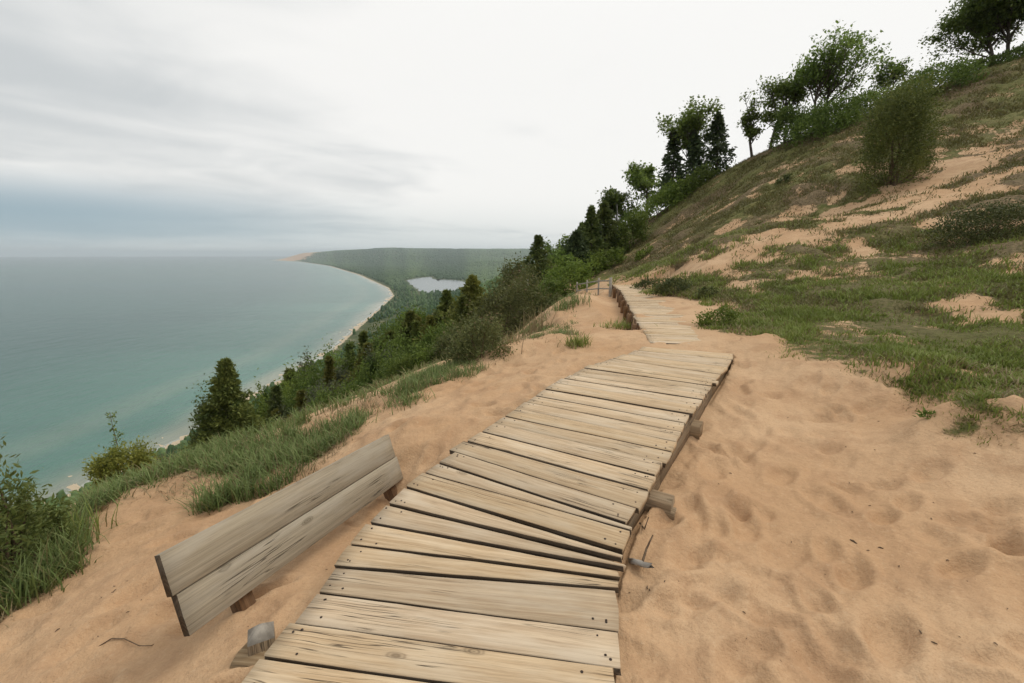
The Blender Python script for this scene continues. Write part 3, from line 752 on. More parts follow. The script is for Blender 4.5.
# grey bevelled post beside the walk
def bevelled_post():
    P = at_z(260, 626, -.02)
    r = empty('wooden_post', (P[0], P[1], -.35), 'short grey square post with chamfered top between bench and boardwalk', 'post')
    mb = MB(); a = .052; c, s = math.cos(.5), math.sin(.5)
    def ring(q, z): return [(P[0]+(x*c-y*s)*q, P[1]+(x*s+y*c)*q, z) for x, y in ((-1, -1), (1, -1), (1, 1), (-1, 1))]
    V = ring(a, -.5)+ring(a, P[2]-.040)+ring(a*.16, P[2]+.004)
    U = [(v[2], (i % 4)*.1) for i, v in enumerate(V)]
    F = [(k*4+i, k*4+(i+1) % 4, (k+1)*4+(i+1) % 4, (k+1)*4+i) for k in range(2) for i in range(4)]+[(8, 9, 10, 11)]
    mb.add(V, [np.array(F[:4])], .37, U); mb.F.setdefault((4, 1), []).append(np.array(F[4:])); mb.build('shaft', [M['under_wood'], M['old_grey']], r)
bevelled_post()
# bench: two-board back on brown posts
def bench():
    nt, nb, ft, fb = (np.array(q) for q in ((-1.5648, 1.8020, 1.8875), (-1.4410, 1.7575, 1.5204), (-1.0288, 3.5738, 1.7237), (-.9051, 3.5293, 1.3566)))
    for q in (nt, nb, ft, fb): q[2] -= 1.6
    r = empty('bench', (-1.25, 2.6, -.45), 'leaning wooden bench back of two grey boards on a brown post left of the boardwalk', 'bench')
    along = (ft-nt)/np.linalg.norm(ft-nt); downv = (nb-nt)/np.linalg.norm(nb-nt)
    out = np.cross(along, downv); out = out if out[0] > 0 else -out   # faces the walk
    H = np.linalg.norm(nb-nt); gap = .006; hw = (H-gap)/2
    for k in range(2):
        a = nt+downv*(hw/2+k*(hw+gap)); b = ft+downv*(hw/2+k*(hw+gap))
        if k == 0: a = a-along*.004
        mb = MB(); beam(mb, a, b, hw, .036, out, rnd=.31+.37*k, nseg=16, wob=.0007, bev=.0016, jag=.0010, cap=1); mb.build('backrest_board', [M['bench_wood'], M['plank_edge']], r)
    for s, dn in ((.32, .74), (1.74, .62)):
        top = nt+along*s+downv*.05-out*.040
        mb = MB(); beam(mb, top, top+downv*dn, .085, .085, out, rnd=.2+s*.1, nseg=4, wob=.002); mb.build('post', M['brown_wood'], r)
bench()

# second boardwalk, half buried, and its posts
def far_walk():
    c = FAR_L.mean(0)
    r = empty('boardwalk', (c[0]+.7, c[1], .2), 'far sand-buried boardwalk with dark posts along its raised left edge', 'boardwalk')
    mb = MB()
    s = np.concatenate([[0], np.cumsum(np.linalg.norm(np.diff(FAR_L, axis=0), axis=1))]); n = int(s[-1]/.19)
    q = np.linspace(0, s[-1], n+1)
    L = np.stack([np.interp(q, s, FAR_L[:, i]) for i in range(3)], 1); Rr = np.stack([np.interp(q, s, FAR_R[:, i]) for i in range(3)], 1)
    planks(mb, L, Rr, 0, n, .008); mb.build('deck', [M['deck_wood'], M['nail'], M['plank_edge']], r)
    for k in range(1, len(FAR_L)-1):
        mb = MB(); off = np.array([.02, 0, -.045]); beam(mb, FAR_L[k]+off, FAR_L[k+1]+off, .045, .16, rnd=.1*k, nseg=4, wob=.003); mb.build('stringer', M['brown_wood'], r)
    for t in np.linspace(s[1]+.3, s[-1]-.3, 8):
        p = np.array([np.interp(t, s, FAR_L[:, i]) for i in range(3)])+np.array([-.03, 0, -.03])
        mb = MB(); beam(mb, p, p-np.array([0, 0, .75]), .10, .10, (1, 0, 0), rnd=t*.07, nseg=2, wob=.004); mb.build('post', M['brown_wood'], r)
far_walk()

def rail_fence():
    pts = [at_y(u, 292, Y)[:2] for u, Y in ((610.5, 18.2), (598.5, 19.6), (587, 21.2), (577, 23))]
    g = [np.array([p[0], p[1], float(height(p[0], p[1]))]) for p in pts]
    tops = [at_y(u, v, Y)[2] for u, v, Y in ((610.5, 277.5, 18.2), (598.5, 278, 19.6), (587, 280, 21.2), (577, 282, 23))]
    r = empty('rail_fence', g[0], 'low pale post and rail fence at the head of the far boardwalk', 'fence')
    P = [np.array([p[0], p[1], t]) for p, t in zip(g, tops)]
    for k, p in enumerate(P):
        mb = MB(); w = .10 if k == 0 else .065; beam(mb, p, np.array([p[0], p[1], g[k][2]-.5]), w, w, (0, -1, 0), rnd=.3+.1*k, nseg=2); mb.build('post', M['sand_rail'], r)
    for h in (.10, .42):
        for a, b in zip(P[:-1], P[1:]):
            mb = MB(); o = np.array([0, 0, h]); beam(mb, a-o, b-o, .03, .055, (0, 0, 1), rnd=h, nseg=2); mb.build('rail', M['sand_rail'], r)
rail_fence()
def lookout_rail():
    A = at_y(517, 268, 34); B = at_y(528, 276, 29)
    g = [float(height(A[0], A[1])), float(height(B[0], B[1]))]
    r = empty('stair_railing', (A[0], A[1], g[0]), 'small pale wooden railing half hidden among the bluff bushes', 'railing')
    A2, B2 = A.copy(), B.copy()
    for P, gz in ((A, g[0]), ((A+B)/2, sum(g)/2), (B, g[1])):
        mb = MB(); beam(mb, P, np.array([P[0], P[1], min(gz, P[2]-.8)-.5]), .1, .1, (0, -1, 0), rnd=.6); mb.build('post', M['sand_rail'], r)
    for h in (.03, .4):
        mb = MB(); o = np.array([0, .0, h]); beam(mb, A-o, B-o, .06, .12, rnd=h); mb.build('rail', M['sand_rail'], r)
lookout_rail()

# ------------------------------------------------------------------ plants
def tube(mb, pts, rad, k=6):
    pts = np.asarray(pts, float); n = len(pts); rad = np.asarray(rad, float)
    d = np.gradient(pts, axis=0); d /= np.linalg.norm(d, axis=1)[:, None]+1e-9
    ref = np.where(np.abs(d[:, 2:3]) > .9, [[1., 0, 0]], [[0, 0, 1.]])
    a = np.cross(d, ref); a /= np.linalg.norm(a, axis=1)[:, None]; b = np.cross(d, a)
    an = np.arange(k)*2*math.pi/k
    V = pts[:, None]+rad[:, None, None]*(a[:, None]*np.cos(an)[None, :, None]+b[:, None]*np.sin(an)[None, :, None])
    i = np.arange(n*k).reshape(n, k)
    F = np.stack([i[:-1], np.roll(i, -1, 1)[:-1], np.roll(i, -1, 1)[1:], i[1:]], -1).reshape(-1, 4)
    mb.add(V.reshape(-1, 3), [F], .5)
def leaves(P, D, size, rs, rnd=None, aspect=.5, flat=0.0):
    """diamond leaf faces at P pointing along D"""
    n = len(P); D = D/(np.linalg.norm(D, axis=1)[:, None]+1e-9)
    q = rs.normal(size=(n, 3)); q[:, 2] *= (1-flat)
    s = np.cross(D, q) if flat == 0 else np.cross(D, np.stack([rs.normal(size=n)*.4, rs.normal(size=n)*.4, np.ones(n)], 1))
    s /= np.linalg.norm(s, axis=1)[:, None]+1e-9
    nn = np.cross(s, D)
    sz = (np.full(n, size) if np.isscalar(size) else size)*rs.uniform(.65, 1.3, n)
    L = D*sz[:, None]; S = s*(sz*aspect*.5)[:, None]
    V = np.stack([P, P+L*.45+S+nn*(sz*.06)[:, None], P+L, P+L*.45-S+nn*(sz*.06)[:, None]], 1).reshape(-1, 3)
    F = np.arange(4*n).reshape(n, 4)
    rnd = rs.random(n) if rnd is None else np.clip(rnd+rs.normal(size=n)*.16, 0, 1)
    return V, F, np.repeat(rnd, 4)
def unit(rs, n):
    v = rs.normal(size=(n, 3)); return v/np.linalg.norm(v, axis=1)[:, None]

def conifer(r, h, w, mat, seed, n=2600, dense=1.0, tier=False, base=.04, lsize=.1, pw=1.15, lean=0.0):
    """cedar / spruce: trunk and a crown of drooping sprays"""
    rs = np.random.default_rng(seed); x0, y0, z0 = r.location
    mb = MB(); zt = np.linspace(-.35, h*.97, 9)
    bend = rs.normal(size=2)*.012*h
    pts = np.stack([x0+lean*zt+bend[0]*(zt/h)**2, y0+bend[1]*(zt/h)**2, z0+zt], 1)
    tube(mb, pts, np.linspace(h*.022+.01, .004, 9), 7); mb.build('trunk', M['bark'], r, True)
    nb = int(58*dense+h*5)
    P, D, C = [], [], []
    per = max(8, n//nb)
    for k in range(nb):
        t = base+(1-base)*((k+.5)/nb)**1.05
        if tier: t = base+(1-base)*(math.floor((k/nb)*15)+rs.random()*.35)/15
        az = k*2.399+rs.normal()*.35
        prof = (1-t)**(pw if not tier else 1.0)*(.55+.45*min(1, (t+.06)/.2))
        ln = w/2*1.45*prof*rs.choice([rs.uniform(.55, .8), rs.uniform(.8, 1.15)], p=[.4, .6])+.02*h*.4
        if rs.random() < .06: ln *= 1.25
        s = rs.random(per)**.65
        rise = (.30 if not tier else -.18)
        dx, dy = math.cos(az), math.sin(az)
        z = t*h+ln*(rise*s-.15*s*s+(.12 if tier else .0)*s**3)
        sp = ln*.16*(1.15-s*.6)+h*.008
        q = np.stack([x0+lean*z+dx*ln*s, y0+dy*ln*s, z0+z], 1)+rs.normal(size=(per, 3))*np.array([1, 1, .65])*sp[:, None]
        d = np.stack([np.full(per, dx), np.full(per, dy), np.full(per, .35 if not tier else -.15)], 1)+rs.normal(size=(per, 3))*.65
        P.append(q); D.append(d); C.append(np.full(per, rs.normal(.5, .20)))
    k = per*3; t = rs.random(k); P.append(np.stack([x0+lean*h*(.80+.2*t)+bend[0]*np.ones(k), y0+bend[1]*np.ones(k), z0+h*(.80+.2*t)], 1)+rs.normal(size=(k, 3))*(w*.05*(1-t)[:, None]+.004*h)*np.array([1, 1, .3])); D.append(np.array([[0, 0, 1.]])+rs.normal(size=(k, 3))*.5); C.append(np.full(k, .6))
    P, D, C = map(np.concatenate, (P, D, C))
    V, F, A = leaves(P, D, lsize, rs, C, .46)
    mb = MB(); mb.add(V, [F], A); mb.build('crown', M[mat], r)
def bush(r, h, wx, wy, mat, seed, n=3000, clumps=46, lsize=None, stems=7, flatbase=True, leafy=.5, part='foliage', lift=0.0):
    rs = np.random.default_rng(seed); x0, y0, z0 = r.location
    u = unit(rs, clumps); rad = rs.uniform(.45, 1.0, clumps)**.5*rs.uniform(.72, 1.05, clumps)
    c = u*rad[:, None]; c[:, 2] = np.abs(c[:, 2])*.98 if flatbase else c[:, 2]
    C = np.stack([c[:, 0]*wx/2, c[:, 1]*wy/2, h*(.06+lift+.98*c[:, 2]**.75*(1-lift))], 1)
    per = max(4, n//clumps); cs = rs.uniform(.10, .22, clumps)
    P = np.repeat(C, per, 0)+rs.normal(size=(clumps*per, 3))*np.repeat(cs, per)[:, None]*np.array([wx*.5, wy*.5, h*.62])
    P[:, 2] = np.abs(P[:, 2]); P += np.array([x0, y0, z0])
    for_slope = height(P[:, 0], P[:, 1])-z0
    P[:, 2] += for_slope*.85
    D = np.repeat(u, per, 0)*.6+rs.normal(size=P.shape)*.7+np.array([0, 0, .35])
    tone = np.repeat(rs.normal(.5, .2, clumps), per)
    V, F, A = leaves(P, D, lsize or .105*max(h, .5)**.6, rs, tone, leafy)
    mb = MB()
    for k in range(stems):
        j = rs.integers(clumps); e = C[j]+np.array([x0, y0, z0]); e[2] += float(height(e[0], e[1])-z0)*.85
        b0 = np.array([x0+rs.normal()*wx*.06, y0+rs.normal()*wy*.06, z0-.08]); m = (b0+e)/2+rs.normal(size=3)*h*.05
        tube(mb, [b0, m, e], [.012*h+.004, .008*h+.003, .003], 5)
    mb.build('stems', M['twig'], r, True)
    mb = MB(); mb.add(V, [F], A); mb.build(part, M[mat], r)
def deciduous(r, h, w, mat, seed, n=3200, bare=.38, trunks=1, lsize=None, bark='bark', openness=.0, lean=0.0):
    rs = np.random.default_rng(seed); x0, y0, z0 = r.location
    mb = MB(); tips = []
    def limb(p, d, L, rad, lev):
        k = 5; pts = [p]; dd = d/np.linalg.norm(d)
        for i in range(k):
            dd = dd+rs.normal(size=3)*.11+np.array([0, 0, .05 if lev else .02]); dd /= np.linalg.norm(dd); pts.append(pts[-1]+dd*L/k)
        tube(mb, pts, np.linspace(rad, rad*(.35 if lev else .45), k+1), 6 if lev < 2 else 4)
        if lev >= 3 or L < h*.06: tips.append((pts[-1], L)); tips.append((pts[-3], L*.8)); return
        nb = rs.integers(3, 6) if lev else rs.integers(8, 12)
        for j in range(nb):
            f = rs.uniform(bare if lev == 0 else .3, 1.0); q = np.array(pts[min(k, int(f*k))])+(np.array(pts[min(k, int(f*k)+1)])-np.array(pts[min(k, int(f*k))]))*(f*k % 1)
            az = rs.uniform(0, 2*math.pi); el = rs.uniform(.25, .95) if lev == 0 else rs.uniform(-.1, .9)
            nd = np.array([math.cos(az)*math.cos(el), math.sin(az)*math.cos(el), math.sin(el)])+dd*.45
            ln = (w*.56*rs.uniform(.6, 1.05)*(1.15-.45*f) if lev == 0 else L*rs.uniform(.42, .68))
            limb(q, nd, ln, rad*(.42 if lev == 0 else .5), lev+1)
        limb(pts[-1], dd+rs.normal(size=3)*.2, L*(.36 if lev == 0 else .5), rad*.42, max(lev+1, 2))
    for k in range(trunks):
        b = np.array([x0+(k-(trunks-1)/2)*w*.12, y0+rs.normal()*.1, z0-.3])
        limb(b, np.array([rs.normal()*.04+lean, rs.normal()*.05, 1]), h*(.53 if trunks > 1 else .63)*rs.uniform(.92, 1.02), h*.016+.02, 0)
    mb.build('trunk', M[bark], r, True)
    keep = [t for t in tips if rs.random() > openness]
    per = max(5, n//len(keep))
    T = np.array([t[0] for t in keep]); sz = np.array([np.clip(t[1], h*.025, h*.07) for t in keep])
    P = np.repeat(T, per, 0)+rs.normal(size=(len(T)*per, 3))*np.repeat(sz, per)[:, None]*np.array([.62, .62, .36])
    D = rs.normal(size=P.shape)+np.array([0, 0, -.1])
    V, F, A = leaves(P, D, lsize or .075*h**.55, rs, np.repeat(rs.normal(.5, .22, len(T)), per), .62, .3)
    mb = MB(); mb.add(V, [F], A); mb.build('crown', M[mat], r)

def top_z(u, v, Y): return at_y(u, v, Y)[2]
SEED = [100]
def spot(u, Y, v=None):
    """ground point in column u at distance Y ahead"""
    x = (u-W/2)/F_PX*Y
    for _ in range(4):
        z = float(height(x, Y)); depth = Y*math.cos(PITCH)-(z-EYE)*math.sin(PITCH); x = (u-W/2)/F_PX*depth
    return np.array([x, Y, float(height(x, Y))]), depth
def crest(u, y0=18, y1=70):
    """distance at which the hill's skyline stands in column u"""
    Y = np.linspace(y0, y1, 200); x = (u-W/2)/F_PX*Y
    for _ in range(3):
        z = height(x, Y); x = (u-W/2)/F_PX*(Y*math.cos(PITCH)-(z-EYE)*math.sin(PITCH))
    return float(Y[np.argmax((z-EYE)/Y)])
def plant(kind, u, vtop, Y, wpx, label, name, cat, group, mat, **kw):
    SEED[0] += 7
    if isinstance(Y, tuple) and Y[0] == 'b':
        P = hit(u, Y[1]); Y = P[1]; h = top_z(u, vtop, Y)-P[2]
    else:
        if isinstance(Y, tuple): Y = crest(u)+Y[1]
        P, _ = spot(u, Y); h = max(top_z(u, vtop, Y)-P[2], .15)
        if kind == 'bush': P[0] = .5*(P[0]+at_y(u, vtop, Y)[0]); P[2] = float(height(P[0], Y))
    if kind != 'bush': kw['lean'] = .85*(at_y(u, vtop, Y)[0]-P[0])/h
    if group == G1: wpx = wpx*1.65
    dep = Y*math.cos(PITCH)-(P[2]+h*.6-EYE)*math.sin(PITCH); w = wpx/F_PX*dep
    r = empty(name, P, label, cat, group)
    PLANTED.append((name, u, vtop, round(Y, 1), round(h, 2), round(w, 2), round(P[2], 2)))
    hpx = h/dep*F_PX; kw['lsize'] = kw.get('lsize') or max(dep*{'conifer': .0080, 'deciduous': .0064, 'bush': .0056}[kind], .04)
    kw['n'] = int(np.clip(wpx*hpx*{'conifer': 1.7, 'deciduous': 1.7, 'bush': 2.4}[kind], 350, 30000)) if kw.get('fix') is None else kw['n']
    kw['n'] = int(kw['n']*kw.pop('dens', 1)); kw.pop('fix', None)
    if kind == 'conifer': conifer(r, h, w, mat, SEED[0], **kw)
    elif kind == 'deciduous': deciduous(r, h, w, mat, SEED[0], **kw)
    else: bush(r, h, w, kw.pop('wy', w*.8), mat, SEED[0], **kw)
PLANTED = []
G1, G2, G3, G4 = 'young conifers on the bluff face', 'trees on the hill crest', 'bushes on the hill', 'bushes along the bluff edge'
C, D_, B = 'conifer', 'deciduous', 'bush'
PL = [
 (C,229,361,17,64,'lone bushy cedar standing against the lake, nearest tree on the bluff face','cedar_tree','tree',G1,'cedar',dict(dense=1.6,pw=1.15)),
 (B,208,412,16.5,34,'dark low shrub at the lakeward foot of the lone cedar','shrub','bush',G4,'dark_cedar',dict(n=1600)),
 (C,291,371,30,26,'small conifer, tallest of the little row right of the lone cedar','conifer_tree','tree',G1,'cedar',dict(n=1500)),
 (C,277,388,24,24,'stubby dark conifer just right of the lone cedar','conifer_tree','tree',G1,'dark_cedar',dict(n=1300)),
 (B,264,395,26,20,'small green bush directly beside the lone cedar','shrub','bush',G4,'bright_shrub',dict(n=900)),
 (B,309,364,36,30,'grey-green bush on the bluff against the pale shallows','shrub','bush',G4,'grey_shrub',dict(n=1300)),
 (C,303,392,22,26,'yellow-green young cedar behind the thick beach grass','cedar_tree','tree',G1,'yellow_cedar',dict(n=1200)),
 (C,333,360,48,11,'tiny conifer at the lake end of a row of three','conifer_tree','tree',G1,'cedar',dict(n=500)),
 (C,342,361,46,10,'tiny conifer in the middle of a row of three','conifer_tree','tree',G1,'cedar',dict(n=500)),
 (C,351,356,44,12,'tiny conifer at the upper end of a row of three','conifer_tree','tree',G1,'cedar',dict(n=500)),
 (C,337,376,36,14,'tiny conifer alone on the brown slope below the row of three','conifer_tree','tree',G1,'cedar',dict(n=500)),
 (C,368,345,24,34,'broad yellowish cedar in front of the bluff conifers','cedar_tree','tree',G1,'yellow_cedar',dict(n=2400,dense=1.2)),
 (C,391,333,26,28,'green cedar between the broad yellowish one and a taller neighbour','cedar_tree','tree',G1,'cedar',dict(n=2200)),
 (C,411,313,25,32,'tall pointed dark cedar in the middle of the bluff conifers','cedar_tree','tree',G1,'cedar',dict(n=2600,dense=1.2)),
 (C,431,318,24,26,'olive cedar right of the tall pointed one','cedar_tree','tree',G1,'yellow_cedar',dict(n=2000)),
 (C,447,292,27,30,'full green conifer left of the yellow-topped cedar','conifer_tree','tree',G1,'cedar',dict(n=2400,dense=1.2)),
 (C,473,277,24,42,'largest yellow-topped cedar rising beside the inland lake','cedar_tree','tree',G1,'yellow_cedar',dict(n=3800,dense=1.4)),
 (B,422,352,18,44,'low dark green bush under the bluff conifers by the grass','shrub','bush',G4,'shrub',dict(n=1800)),
 (B,499,287,17,88,'big brownish olive bush in the middle of the bluff edge','shrub','bush',G4,'olive_shrub',dict(n=7000,clumps=90,stems=16)),
 (B,452,330,17.5,50,'olive bush below the yellow-topped cedar','shrub','bush',G4,'olive_shrub',dict(n=2600,clumps=40,stems=10)),
 (B,512,263,27,44,'round olive bush with the railing showing through','shrub','bush',G4,'olive_shrub',dict(n=2600,clumps=40)),
 (C,538,237,30,26,'slender spire-topped dark conifer at the bend of the bluff edge','conifer_tree','tree',G1,'dark_cedar',dict(n=2600)),
 (B,566,262,25,56,'bright green bush left of the rail fence','shrub','bush',G4,'bright_shrub',dict(n=3400,clumps=50)),
 (B,540,300,17,40,'thin brown twiggy bush at the sandy edge left of the far boardwalk','shrub','bush',G4,'olive_shrub',dict(n=900,clumps=26,stems=16)),
 (D_,557,236,34,40,'light green young tree behind the spire-topped conifer','young_tree','tree',G2,'maple',dict(n=1800,bare=.2)),
 (C,576,232,34,28,'dark conifer left of the pointed spruce','conifer_tree','tree',G1,'spruce',dict(n=2400)),
 (C,591,208,36,34,'pointed dark spruce at the left end of the hill','spruce_tree','tree',G2,'dark_cedar',dict(n=3200)),
 (D_,618,185,('c',0),38,'leafy dark green tree at the left foot of the hill crest','broadleaf_tree','tree',G2,'shrub',dict(n=3600,bare=.08)),
 (B,607,232,('c',-2),52,'dense green thicket under the trees at the left foot of the hill','shrub','bush',G3,'shrub',dict(n=3000,clumps=50)),
 (D_,647,154,('c',1),42,'pale green tree left of the dark spruces on the crest','broadleaf_tree','tree',G2,'maple',dict(n=2600,bare=.15)),
 (B,660,187,('c',-2),66,'wide green bush in front of the spruces on the crest','shrub','bush',G3,'bright_shrub',dict(n=3600,clumps=60)),
 (B,628,210,('c',-1.5),40,'green bush at the left end of the wide crest bush','shrub','bush',G3,'shrub',dict(n=2400,clumps=40)),
 (C,673,129,('c',.5),27,'pointed black-green spruce, left of a group of three','spruce_tree','tree',G2,'spruce',dict(n=3000,tier=True)),
 (C,694,133,('c',1),28,'ragged black-green spruce in the middle of three','spruce_tree','tree',G2,'spruce',dict(n=3000,tier=True)),
 (C,717,113,('c',0),32,'tallest black-green spruce, right of a group of three','spruce_tree','tree',G2,'spruce',dict(n=3400,tier=True)),
 (D_,697,102,('c',2.5),66,'thin-leaved tall tree rising behind the three spruces','broadleaf_tree','tree',G2,'maple',dict(bare=.35,dens=.55)),
 (D_,753,78,('c',0),24,'slim sapling at the left of the open crest trees','young_tree','tree',G2,'maple',dict(bare=.3,openness=.2,dens=.5)),
 (D_,770,54,('c',0),58,'open crest tree with one straight dark trunk and airy leaves','broadleaf_tree','tree',G2,'maple',dict(bare=.30,openness=.15,dens=.5)),
 (D_,822,36,('c',1),80,'tallest open crest tree with two forked trunks above the bushes','broadleaf_tree','tree',G2,'maple',dict(bare=.42,trunks=2,openness=.15,dens=.55)),
 (B,824,96,('c',-2.5),72,'wide green bush beneath the two-trunked crest tree','shrub','bush',G3,'shrub',dict(n=4200,clumps=60)),
 (B,789,104,('c',-1.5),30,'dark green bush beside the straight-trunked crest tree','shrub','bush',G3,'shrub',dict(n=1800,clumps=30)),
 (B,868,88,('c',-1.5),50,'green bush on the crest behind the hillside cedar','shrub','bush',G3,'shrub',dict(n=2600,clumps=40)),
 (D_,888,55,('c',0),36,'sparse bare-topped little tree behind the hillside cedar','young_tree','tree',G2,'maple',dict(bare=.3,openness=.3,dens=.4)),
 (B,889,84,('b',186),70,'broad dense cedar standing alone on the sandy hillside','cedar_tree','tree',G3,'cedar',dict(clumps=100,dens=1.5,part='crown',leafy=.36,stems=9)),
 (B,936,62,('c',-3),68,'round green bush between hillside cedar and tree at top','shrub','bush',G3,'shrub',dict(n=4200,clumps=60)),
 (D_,1002,-50,('c',0),74,'large dark leafy tree at the top of the hill','broadleaf_tree','tree',G2,'dark_maple',dict(bare=.14,trunks=2,dens=2.6)),
 (D_,1052,-24,('c',0),66,'dark leafy tree cut by the frame at the very top of the hill','broadleaf_tree','tree',G2,'dark_maple',dict(bare=.14,dens=2.4)),
 (B,975,60,('c',-1.5),40,'low bush under the large tree at the top of the hill','shrub','bush',G3,'shrub',dict(n=1600,clumps=26)),
 (B,984,203,('b',238),104,'dark sprawling juniper mound on the right hillside','juniper','bush',G3,'juniper',dict(n=7000,clumps=80,lsize=.06,wy=1.6)),
 (B,671,278,('b',294),40,'low green juniper clump right of the far boardwalk','juniper','bush',G3,'juniper',dict(n=1600,clumps=34)),
 (B,646,279,('b',287),26,'low dark clump near the head of the far boardwalk','juniper','bush',G3,'juniper',dict(n=1000,clumps=20)),
 (B,708,287,('b',297),20,'small round grey-green clump on the sand above the juniper','juniper','bush',G3,'juniper',dict(n=700,clumps=16)),
 (B,716,309,('b',327),40,'bright green low mat at the sandy toe of the grass slope','ground_shrub','bush',G3,'bright_shrub',dict(n=1800,clumps=40,lsize=.05)),
 (B,644,246,('b',258),17,'single green bush on the bare hillside','shrub','bush',G3,'bright_shrub',dict(n=600,clumps=16)),
 (B,612,250,('b',268),26,'bright green bush at the foot of the hill by the trees','shrub','bush',G3,'bright_shrub',dict(n=1000,clumps=22)),
 (B,783,177,('b',184),16,'tiny dark bush in the middle of the upper hillside','shrub','bush',G3,'juniper',dict(n=500,clumps=12)),
 (C,583,225,('b',272),32,'bushy dark conifer at the hill foot above the bright bush','conifer_tree','tree',G1,'dark_cedar',dict(n=2600,dense=1.3)),
 (C,604,204,('b',262),30,'dark cedar right of the pointed spruce at the hill foot','cedar_tree','tree',G1,'dark_cedar',dict(n=2600,dense=1.3)),
 (D_,570,228,('b',278),34,'light green young tree between the dark conifers and the spire-topped one','young_tree','tree',G2,'maple',dict(n=1800,bare=.15)),
 (B,628,216,('b',250),36,'green bush spilling down the left foot of the hill','shrub','bush',G3,'shrub',dict(n=2400,clumps=40)),
 (B,592,252,('b',276),30,'round green bush under the dark conifers at the hill foot','shrub','bush',G3,'bright_shrub',dict(n=1600,clumps=30)),
 (B,548,278,('b',305),44,'green leafy bush at the foot of the spire-topped conifer','shrub','bush',G4,'shrub',dict(n=2400,clumps=40)),
 (B,480,318,('b',362),60,'dark olive bush filling the gap below the big olive bush','shrub','bush',G4,'olive_shrub',dict(n=3200,clumps=50,stems=12)),
 (B,808,112,('c',-2),44,'low green bush at the foot of the straight-trunked crest tree','shrub','bush',G3,'shrub',dict(n=2600,clumps=40)),
 (B,908,80,('c',-2.5),44,'green bush filling the crest right of the hillside cedar','shrub','bush',G3,'bright_shrub',dict(n=2600,clumps=40)),
 (B,1010,48,('c',-1),60,'dark bush at the foot of the trees at the very top','shrub','bush',G3,'shrub',dict(n=2600,clumps=40)),
 (B,690,172,('c',-1.5),50,'green bush in front of the tallest spruce','shrub','bush',G3,'shrub',dict(n=2400,clumps=40)),
 (B,122,446,6.2,58,'yellow-green shrub in flower at the dune crest','shrub','bush',G4,'yellow_shrub',dict(clumps=50,lsize=.042,leafy=.5)),
 (B,26,498,3.2,64,'tall leafy willow shrub at the near left edge','willow_shrub','bush',G4,'willow',dict(n=2600,clumps=34,lsize=.05,leafy=.34,stems=26,fix=1)),
 (B,2,468,2.9,70,'willow shrub cut by the left frame edge','willow_shrub','bush',G4,'willow',dict(n=2200,clumps=34,lsize=.05,leafy=.34,stems=18,fix=1)),
]
for q in PL:
    plant(*q[:10], **q[10])

def belt():
    rs = np.random.default_rng(2024)
    kinds = [('shrub', 'rounded green shrub in the continuous belt on the bluff face'), ('grey_shrub', 'grey-green shrub in the continuous belt on the bluff face'), ('olive_shrub', 'brownish shrub in the continuous belt on the bluff face'), ('bright_shrub', 'bright green shrub in the continuous belt on the bluff face')]
    for k in range(62):
        u = rs.uniform(262, 476); line = np.interp(u, [262, 330, 380, 430, 476], [399, 353, 326, 301, 285])
        vt = line+rs.uniform(2, 48); Y = np.interp(vt-line, [6, 50], [30, 16])*rs.uniform(.92, 1.1)
        m, lab = kinds[rs.choice(4, p=[.40, .14, .16, .30])]
        plant(B, u, vt, Y, rs.uniform(30, 58), lab, 'shrub', 'bush', 'shrubs in the belt on the bluff face', m, clumps=int(rs.integers(16, 30)))
    for k in range(12):
        u = rs.uniform(268, 470); line = np.interp(u, [262, 330, 380, 430, 476], [396, 350, 322, 298, 284])
        plant(C, u, line+rs.uniform(0, 26), rs.uniform(22, 34), rs.uniform(16, 24), 'young green conifer among the shrubs of the bluff belt', 'conifer_tree', 'tree', 'young conifers in the belt on the bluff face', ['cedar', 'yellow_cedar', 'dark_cedar'][k % 3])
    for k in range(16):
        t = rs.random(); u = 150+t*90; P = None
        plant(B, u, np.interp(u, [150, 240], [478, 446])+rs.uniform(-4, 14), rs.uniform(8, 12), rs.uniform(24, 44), 'low green shrub in the strip between crest grass and water', 'shrub', 'bush', 'low shrubs behind the crest grass', ['shrub', 'bright_shrub', 'grey_shrub'][k % 3], clumps=18)
belt()
